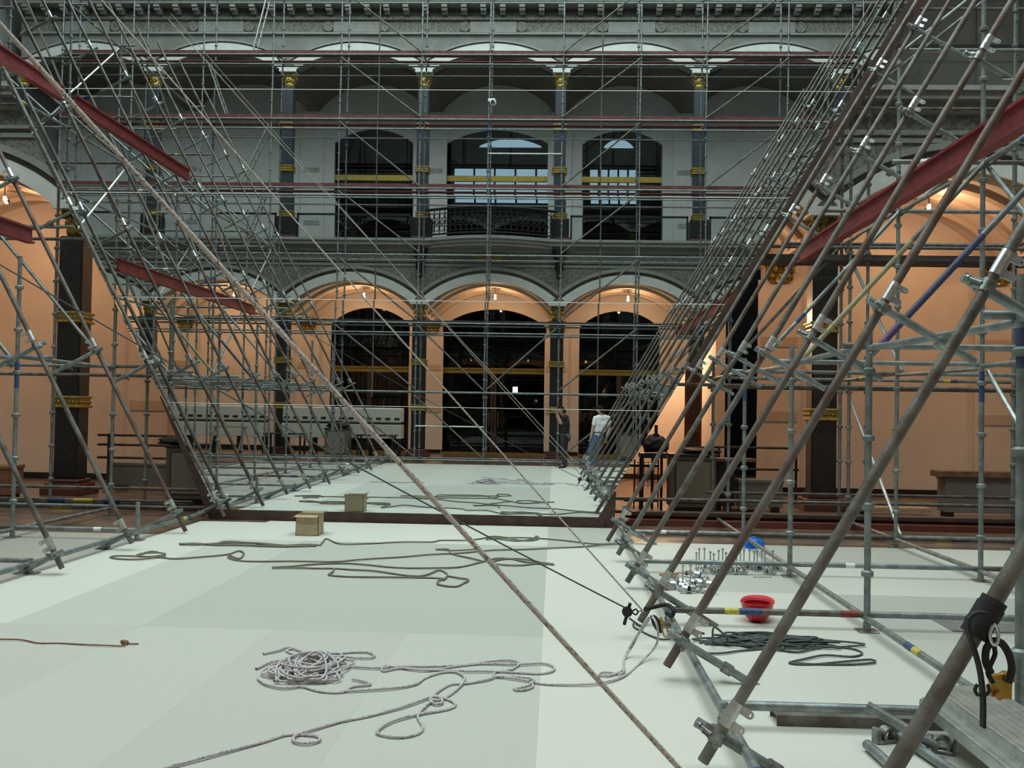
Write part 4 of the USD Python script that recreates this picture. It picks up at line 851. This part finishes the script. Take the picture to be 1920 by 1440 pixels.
def soft_bag(label, c, s, post=False):
    t = thing('black_bag', label, 'bag', c); g = np.random.default_rng(int(abs(c[0]) * 100))
    m = trimesh.creation.icosphere(3, 1.0); v = m.vertices * np.array(s); v[:, 2] = np.maximum(v[:, 2], -s[2] * .6); v *= (1 + .5 * (meshkit.fbm(m.vertices * 2.6 + 5 + c[0]) - .5))[:, None]; v[:, 2] -= v[:, 2].min()
    obj('body', smooth(trimesh.Trimesh(v, m.faces, process=False), True), 'black', t)
    if post: obj('upright_handle', cbox((-.02, -.02, s[2] * 1.1), (.03, .02, s[2] * 1.6 + .18), .004), 'black', t)
    obj('strap', sweep(spline([(-s[0] * .5, 0, s[2] * 1.2), (-s[0] * .2, 0, s[2] * 1.75), (s[0] * .2, 0, s[2] * 1.75), (s[0] * .5, 0, s[2] * 1.2)], .02), .012, 6), 'black', t)
soft_bag('black tool bag with upright handle on the cabinet right of the mirror', (1.64, 16.75, .935), (.21, .18, .17), True)
soft_bag('flat black case on the cabinet right of the mirror', (2.36, 16.78, .935), (.34, .2, .06))
soft_bag('black bag on the cabinet at the left edge of the mirror', (-5.95, 16.4, .935), (.42, .22, .09))
soft_bag('black case on the cabinet before the cream counters, in the mirror', (-6.62, -3.0, .935), (.36, .22, .12))
tag(obj('side_table', [cbox((1.38, 16.52, .86), (1.80, 17.0, .935), .006), box((1.40, 16.56, 0), (1.44, 16.6, .86)), box((1.40, 16.92, 0), (1.44, 16.96, .86)), box((1.74, 16.92, 0), (1.78, 16.96, .86))], 'black'), 'narrow black table beside the cabinet, carrying the tool bag', 'table')
t = thing('mesh_trolley', 'black wire mesh trolley beside the right edge of the mirror', 'trolley')
x0, x1, y = 1.36, 1.74, 17.35
obj('wire_grid', [tube((x0, y, z), (x1, y, z), .005, 5) for z in np.arange(.36, .78, .035)] + [tube((x, y, .34), (x, y, .78), .005, 5) for x in np.linspace(x0, x1, 8)], 'frame_dark', t)
obj('post', box((x0 + .27, y - .02, 0), (x0 + .31, y + .02, 1.0)), 'black', t); obj('shelf', box((x0 - .18, y - .1, .68), (x1, y + .3, .72)), 'black', t); obj('post', box((x0 - .02, y - .02, 0), (x0, y + .02, .8)), 'black', t); obj('post', box((x1, y - .02, 0), (x1 + .02, y + .02, .8)), 'black', t)
obj('lower_shelf', box((x0 - .18, y - .1, .1), (x1, y + .3, .13)), 'black', t)
def crate(label, lo, hi, look, lid=None):
    t = thing('crate', label, 'crate'); lo, hi = V(*lo), V(*hi); h = hi[2] - lo[2]
    obj('body', cbox(lo + V(0, 0, .08), hi, .008), look, t); obj('lid', cbox(V(lo[0] - .015, lo[1] - .015, hi[2] - .05), V(hi[0] + .015, hi[1] + .015, hi[2] + .005), .006), lid or look, t)
    for x in (lo[0] + .05, hi[0] - .13): obj('runner', box((x, lo[1] + .02, lo[2]), (x + .08, hi[1] - .02, lo[2] + .08)), 'black', t)
crate('low grey crate beside the cabinet, right of the mirror', (3.02, 16.9, 0), (3.72, 17.3, .52), 'crate_grey')
crate('dark grey crate stacked in the far arcade beside the dark column', (2.62, 17.0, 0), (2.96, 17.4, .80), 'black')
crate('long grey crate at the right edge, under a brown plank', (6.25, 16.7, 0), (8.1, 17.1, .64), 'crate_grey')
tag(obj('plank', cbox((6.1, 16.62, .645), (8.0, 17.0, .74), .005), 'wood_brown'), 'brown plank lying on the long grey crate at the right edge', 'plank')
tag(obj('plank', cbox((2.58, 16.95, .805), (3.3, 17.3, .86), .005), 'wood_brown'), 'short brown plank on the dark grey crate right of the mirror', 'plank')
tag(obj('plank', cbox((5.0, 16.9, .05), (6.1, 17.25, .12), .005), 'wood'), 'pale plank low on the floor beside the dark column on the right', 'plank')
tag(obj('plank', cbox((5.0, 16.95, .0), (5.1, 17.2, .05), .004), 'black'), 'black block under the pale plank on the right', 'block')
crate('brown crate standing before the dark column at the left', (-9.6, 16.2, 0), (-8.75, 16.7, .55), 'wood_brown')
crate('low grey crate in the far arcade between the railing posts at the left', (-8.1, 18.6, 0), (-6.9, 19.1, .5), 'crate_grey')
t = thing('barrier_railing', 'dark tube railing in the far arcade beside the left column', 'railing')
for z in (.62, .85, 1.02): obj('rail', tube((-8.15, 18.1, z), (-6.5, 18.1, z), .022, 8), 'frame_dark', t)
for x in (-7.95, -6.6): obj('post', [tube((x, 18.1, 0), (x, 18.1, 1.05), .025, 8), tube((x, 18.1, 0), (x, 18.1, .012), .09, 12)], 'frame_dark', t)
t = thing('barrier_railing', 'dark tube railing in the far arcade beside the right column', 'railing')
for z in (.62, 1.0): obj('rail', tube((2.8, 18.3, z), (4.3, 18.3, z), .02, 8), 'frame_dark', t)
for x in (2.9, 4.25): obj('post', [tube((x, 18.3, 0), (x, 18.3, 1.0), .025, 8), tube((x, 18.3, 0), (x, 18.3, .012), .09, 12)], 'frame_dark', t)
t = thing('door_leaf', 'dark red door leaf standing open right of the mirror', 'door', (2.62, 20.9, 0))
obj('leaf', cbox((0, -.03, .02), (.34, .03, 3.2), .006), 'door_red', t); obj('moulding', [box((.05, -.04, .3), (.29, -.03, 1.2)), box((.05, -.04, 1.4), (.29, -.03, 2.9))], 'frame_dark', t); obj('handle', tube((.05, -.07, 1.0), (.05, -.07, 1.3), .012, 8), 'brass', t)
# stacked tubes and timbers lying on the floor behind the scaffolds
k = 0
for (x0, x1, y, z, lk, lab) in ((-9.8, -5.2, 15.2, .03, 'steel_weathered', 'lowest tube of the stack on the floor at the left edge'), (-9.7, -5.5, 15.26, .08, 'steel', 'middle tube of the stack on the floor at the left edge, with tape bands'), (-9.9, -5.4, 15.22, .13, 'steel_weathered', 'topmost tube of the stack on the floor at the left edge')):
    t = thing('stacked_tube', lab, 'tube'); a, b = V(x0, y, z), V(x1, y + .02, z)
    o = obj('shaft', tube(a, b, R0, 10), lk, t)
    for (u, w_, l2) in ((2.3, .3, 'tape_yellow'), (1.9, .25, 'tape_blue'), (2.75, .25, 'tape_blue')): obj('tape_band', tube(a + V(u + k * .2, 0, 0), a + V(u + w_ + k * .2, 0, 0), R0 + .002, 10), l2, t)
    k += 1
for i, (x0, x1, y, z, h, lab) in enumerate(((.95, 7.6, 14.62, .0, .09, 'dark reddish timber on the floor behind the scaffold, right of the mirror, foremost'), (1.0, 7.4, 14.86, .0, .12, 'dark reddish timber on the floor behind the scaffold, right of the mirror, rearmost'), (1.1, 7.0, 14.74, .125, .06, 'dark board laid over the two reddish timbers right of the mirror'))):
    tag(obj('timber', cbox((x0, y - .06, z), (x1, y + .06, z + h), .006), 'door_red' if i < 2 else 'plywood_dark'), lab, 'timber')
for i, (x0, x1, y, z, lab) in enumerate(((1.2, 7.3, 13.45, .2, 'long tube with yellow tape laid behind the blue helmet'),)):
    t = thing('stacked_tube', lab, 'tube'); obj('shaft', tube((x0, y, .03), (x1, y, .03), R0, 10), 'steel', t); obj('tape_band', tube((4.9, y, .03), (5.1, y, .03), R0 + .002, 10), 'tape_yellow', t); obj('tape_band', tube((5.1, y, .03), (5.3, y, .03), R0 + .002, 10), 'tape_blue', t)

# cream counters under the rear arcade
def counter(label, x0, x1, y):
    t = thing('counter', label, 'counter')
    obj('body', [cbox((x0, y - .6, .62), (x1, y, 1.06), .01)], 'counter_cream', t); obj('upstand', cbox((x0, y - .62, 1.12), (x1, y - .08, 1.58), .04), 'counter_cream', t); obj('core', box((x0 + .05, y - .55, 1.06), (x1 - .05, y - .12, 1.12)), 'black', t)
    n = int((x1 - x0) / .28)
    for i in range(n): obj('slot', box((x0 + .06 + i * (x1 - x0) / n, y - .083, 1.2), (x0 + .22 + i * (x1 - x0) / n, y - .07, 1.27)), 'black', t)
    obj('lower_shelf', box((x0 + .1, y - .5, .3), (x1 - .1, y - .08, .34)), 'black', t)
    for i in range(5):
        x = x0 + .08 + i * (x1 - x0 - .2) / 4; obj('leg', box((x, y - .55, 0), (x + .05, y - .05, .62)), 'black', t)
counter('long cream slotted counter at the far left under the rear arcade, in the mirror', -12.4, -9.0, -3.4)
counter('long cream slotted counter beside the dark doorway, in the mirror', -8.5, -4.75, -3.4)
def crowd_table(label, x, y):
    t = thing('work_table', label, 'table'); obj('top', cbox((x - .6, y - .35, .72), (x + .6, y + .35, .76), .006), 'black', t)
    for a in (-.55, .5):
        for b in (-.3, .26): obj('leg', box((x + a, y + b, 0), (x + a + .05, y + b + .05, .72)), 'black', t)
crowd_table('black work table left of the cabinet, in the mirror', -8.2, -2.75); crowd_table('black work table at the end of the cream counter, in the mirror', -5.4, -2.75)
t = thing('trestle', 'pale wooden trestle before the cream counter, in the mirror', 'trestle')
for q in (-.45, .45):
    for e in (-.28, .28): obj('leg', bar((-9.9 + q * 1.0 + e * .8, -2.7 + .0, 0), (-9.9 + q, -2.7, .92), .05, .03, (0, 1, 0)), 'wood', t)
obj('top_bar', bar((-10.45, -2.7, .92), (-9.35, -2.7, .92), .06, .06), 'wood', t)
t = thing('indicator_lamp', 'small square white lamp shining behind the dark doorway, in the mirror', 'lamp'); x = -1.42
obj('housing', box((x - .11, YB - DEEP - .78, 2.2), (x + .11, YB - DEEP - .7, 2.44)), 'black', t); obj('diffuser', box((x - .09, YB - DEEP - .70, 2.22), (x + .09, YB - DEEP - .69, 2.42)), 'white_lamp', t)
t = thing('floodlight', 'small white floodlight clamped to an upright of the tall scaffold, in the mirror', 'lamp', (-1.9, -.92, 10.4))
obj('housing', [sphere((0, 0, 0), .1, 2, (1, 1.2, .9)), box((-.14, -.05, .04), (.06, .03, .12))], 'tape_white', t); obj('lens', tube((0, .1, -.01), (0, .125, -.01), .06, 14), 'black', t)

# ================================================================== PEOPLE
def blob(bones, length=.03, it=8):
    parts = []
    for (a, ra), (b, rb) in bones:
        pts = np.vstack([sphere(a, ra, 1)[0], sphere(b, rb, 1)[0]]); parts.append(m3.Manifold.hull_points(pts))
    M_ = m3.Manifold.batch_boolean(parts, m3.OpType.Add).refine_to_length(length).to_mesh()
    m = trimesh.Trimesh(M_.vert_properties[:, :3], M_.tri_verts, process=True); trimesh.smoothing.filter_taubin(m, iterations=it); return smooth(m, True)
def person(name, label, J, face, shirt, legs, hair_len, sleeve_to=.55):
    """J: joints in metres; face: the direction the head looks."""
    t = thing(name, label, 'person'); J = {k: V(*v) for k, v in J.items()}
    f = V(*face); f /= np.linalg.norm(f); up = J['head'] - J['neck']; up /= np.linalg.norm(up); sd = np.cross(f, up); sd /= np.linalg.norm(sd)
    h = J['head']; B = []
    add = lambda a, ra, b, rb: B.append(((a, ra), (b, rb)))
    add(h + up * .035 - f * .015, .088, h + up * .02 + f * .01, .082); add(h + f * .02 - up * .06, .058, h + f * .045 - up * .085, .035)      # skull, jaw
    add(h + f * .088 + up * .0, .012, h + f * .108 - up * .028, .014)                                                                   # nose
    for q in (-1, 1): add(h + sd * q * .084 + up * .012, .018, h + sd * q * .082 - up * .02, .013); add(h + f * .075 + sd * q * .032 + up * .02, .014, h + f * .072 + sd * q * .036 + up * .02, .012)
    add(h + f * .088 - sd * .02 - up * .055, .009, h + f * .088 + sd * .02 - up * .055, .009)                                           # lips
    add(J['neck'], .055, h - up * .05, .05)
    ch = J['chest']; pv = J['pelvis']; sh = (J['shoulder_r'] + J['shoulder_l']) / 2; sax = J['shoulder_r'] - J['shoulder_l']; sax /= np.linalg.norm(sax)
    T = [((sh + sax * .10, .085), (sh - sax * .10, .085)), ((ch + sax * .08, .108), (ch - sax * .08, .108)), ((ch + sax * .08, .108), (sh + sax * .1, .08)), ((ch - sax * .08, .108), (sh - sax * .1, .08)), ((ch + sax * .06, .105), (pv + sax * .06, .10)), ((ch - sax * .06, .105), (pv - sax * .06, .10)), ((sh, .08), (J['neck'], .058)), ((ch, .12), (pv, .11))]
    B += T; S = [((a, r + .012), (b, r2 + .014)) for (a, r), (b, r2) in T[:6]] + [((ch, .132), (pv, .124))]; P = []
    for q in 'rl':
        s_, e_, w_, hd = J['shoulder_' + q], J['elbow_' + q], J['wrist_' + q], J['hand_' + q]
        add(s_, .056, e_, .041); add(e_, .042, w_, .028); S.append(((s_, .07), (s_ + (e_ - s_) * sleeve_to, .058)))
        hdir = hd - w_; hdir /= np.linalg.norm(hdir); hs = np.cross(hdir, f + V(.01, .02, .3)); hs /= np.linalg.norm(hs); hn = np.cross(hs, hdir)
        add(w_, .026, w_ + hdir * .055, .026); add(w_ + hdir * .05 + hs * .022, .016, w_ + hdir * .05 - hs * .022, .016); add(w_ + hdir * .08 + hs * .028, .012, w_ + hdir * .08 - hs * .028, .012)
        for i, (o, L) in enumerate(((-.03, .065), (-.01, .078), (.01, .074), (.03, .058))):
            k0 = w_ + hdir * .085 + hs * o; k1 = k0 + hdir * L * .55 + hn * .008; add(k0, .0095, k1, .009); add(k1, .009, k1 + hdir * L * .35 + hn * .025, .0075)
        add(w_ + hdir * .03 - hs * .03, .012, w_ + hdir * .065 - hs * .055 + hn * .015, .0095)
        hp, kn, an, to = J['hip_' + q], J['knee_' + q], J['ankle_' + q], J['toe_' + q]
        for b_ in (((pv + (hp - pv) * .6, .1), (hp, .098)), ((hp, .092), (kn, .062)), ((kn, .062), (kn * .6 + an * .4 + V(0, 0, .0), .055)), ((kn * .6 + an * .4, .055), (an, .04))): B.append(b_); P.append(((b_[0][0], b_[0][1] + .013), (b_[1][0], b_[1][1] + .016)))
        add(an, .04, to, .03)
    P.append(((pv + sax * .06, .115), (pv - sax * .06, .115)))
    obj('body', blob(B, .022, 6), 'skin', t); obj('shirt', blob(S, .03, 6), shirt, t); obj('trousers', blob(P, .03, 6), legs, t)
    obj('belt', [sweep([pv + V(0, 0, .075) + sax * .185 * math.cos(a) + np.cross(sax, V(0, 0, 1)) * .135 * math.sin(a) for a in np.linspace(0, 2 * np.pi, 25)], .014, 6)], 'black', t)
    H = [((h + up * .055 - f * .03, .086), (h + up * .07 + f * .01, .07)), ((h - f * .05 + up * .02, .078), (h - f * .06 - up * hair_len, .05)), ((h + up * .06 + f * .055, .035), (h + up * .085, .055))]
    for q in (-1, 1): H.append(((h + sd * q * .055 + up * .05 - f * .01, .045), (h + sd * q * .07 - f * .035 - up * .0, .03)))
    obj('hair', blob(H, .018, 4), 'hair', t)
    for q in 'rl': a, b = J['ankle_' + q], J['toe_' + q]; obj('shoe', blob([((a - V(0, 0, .03), .045), (b, .04)), ((a - V(0, 0, .03) - (b - a) * .3, .04), (a, .046))], .03, 4), 'shoe', t)
    return t
YP = -.14
ph = person('person', 'person in black clothes holding a camera up to the face, in the mirror',
       dict(head=(.19, YP + .0, 1.585), neck=(.245, YP - .02, 1.45), chest=(.30, YP - .03, 1.22), pelvis=(.29, YP - .03, .93), shoulder_r=(.27, YP + .14, 1.385), shoulder_l=(.31, YP - .21, 1.385),
            elbow_r=(.19, YP + .09, 1.24), wrist_r=(.075, YP + .075, 1.46), hand_r=(.045, YP + .07, 1.55), elbow_l=(.13, YP - .16, 1.26), wrist_l=(.06, YP - .02, 1.46), hand_l=(.04, YP + .02, 1.55),
            hip_r=(.27, YP + .07, .90), hip_l=(.30, YP - .12, .90), knee_r=(.27, YP + .08, .49), knee_l=(.29, YP - .15, .49), ankle_r=(.29, YP + .08, .085), ankle_l=(.31, YP - .16, .085), toe_r=(.17, YP + .11, .04), toe_l=(.19, YP - .18, .04)),
       (-1, .25, 0), 'shirt_black', 'trousers_dark', .03, .45)
t = thing('camera_device', 'small silver compact camera held up by the person in black, in the mirror', 'camera', (0.0, -.045, 1.595))
obj('body', cbox((-.048, -.013, -.028), (.048, .011, .03), .005), 'camera_silver', t); obj('lens', [tube((0, .011, 0), (0, .024, 0), .02, 14), tube((0, .024, 0), (0, .03, 0), .015, 14)], 'black', t); obj('flash', box((.02, .011, .015), (.04, .013, .026)), 'tape_white', t)
t = thing('harness_bag', 'black harness bag with metal clips on the hip of the person in black', 'harness')
c = V(.40, YP + .15, .86)
obj('pouch', [move(smooth(trimesh.Trimesh(trimesh.creation.icosphere(2, 1).vertices * np.array([.055, .05, .12]), trimesh.creation.icosphere(2, 1).faces, process=False), True), None, c)], 'trousers_dark', t)
obj('clip', [sweep([c + V(-.05 + k * .05 + .02 * math.cos(a), .06, .07 - .05 * k % .07 + .04 * math.sin(a)) for a in np.linspace(0, 6.3, 12)], .006, 6) for k in range(4)], 'zinc', t)
obj('leg_strap', sweep(spline([c + V(-.1, .03, .12), c + V(-.12, .06, -.1), c + V(-.1, .05, -.3), c + V(-.05, .03, -.2), c + V(-.02, .05, -.05)], .02), .01, 6), 'webbing', t)
YM = .52
person('person', 'man in white t-shirt and blue jeans leaning back among the raking tubes, in the mirror',
       dict(head=(1.23, YM + .02, 1.61), neck=(1.28, YM, 1.475), chest=(1.26, YM, 1.24), pelvis=(1.16, YM, .95), shoulder_r=(1.10, YM + .09, 1.40), shoulder_l=(1.45, YM - .07, 1.41),
            elbow_r=(1.03, YM + .13, 1.13), wrist_r=(.99, YM + .16, .92), hand_r=(.965, YM + .17, .83), elbow_l=(1.49, YM - .05, 1.14), wrist_l=(1.42, YM + .05, .95), hand_l=(1.39, YM + .09, .87),
            hip_r=(1.08, YM + .04, .92), hip_l=(1.24, YM - .04, .92), knee_r=(.99, YM + .07, .50), knee_l=(1.13, YM - .06, .50), ankle_r=(.93, YM + .06, .09), ankle_l=(1.04, YM - .10, .09), toe_r=(.80, YM + .08, .04), toe_l=(.92, YM - .12, .04)),
       (-1, -.15, 0.02), 'shirt_white', 'jeans', .04, .6)
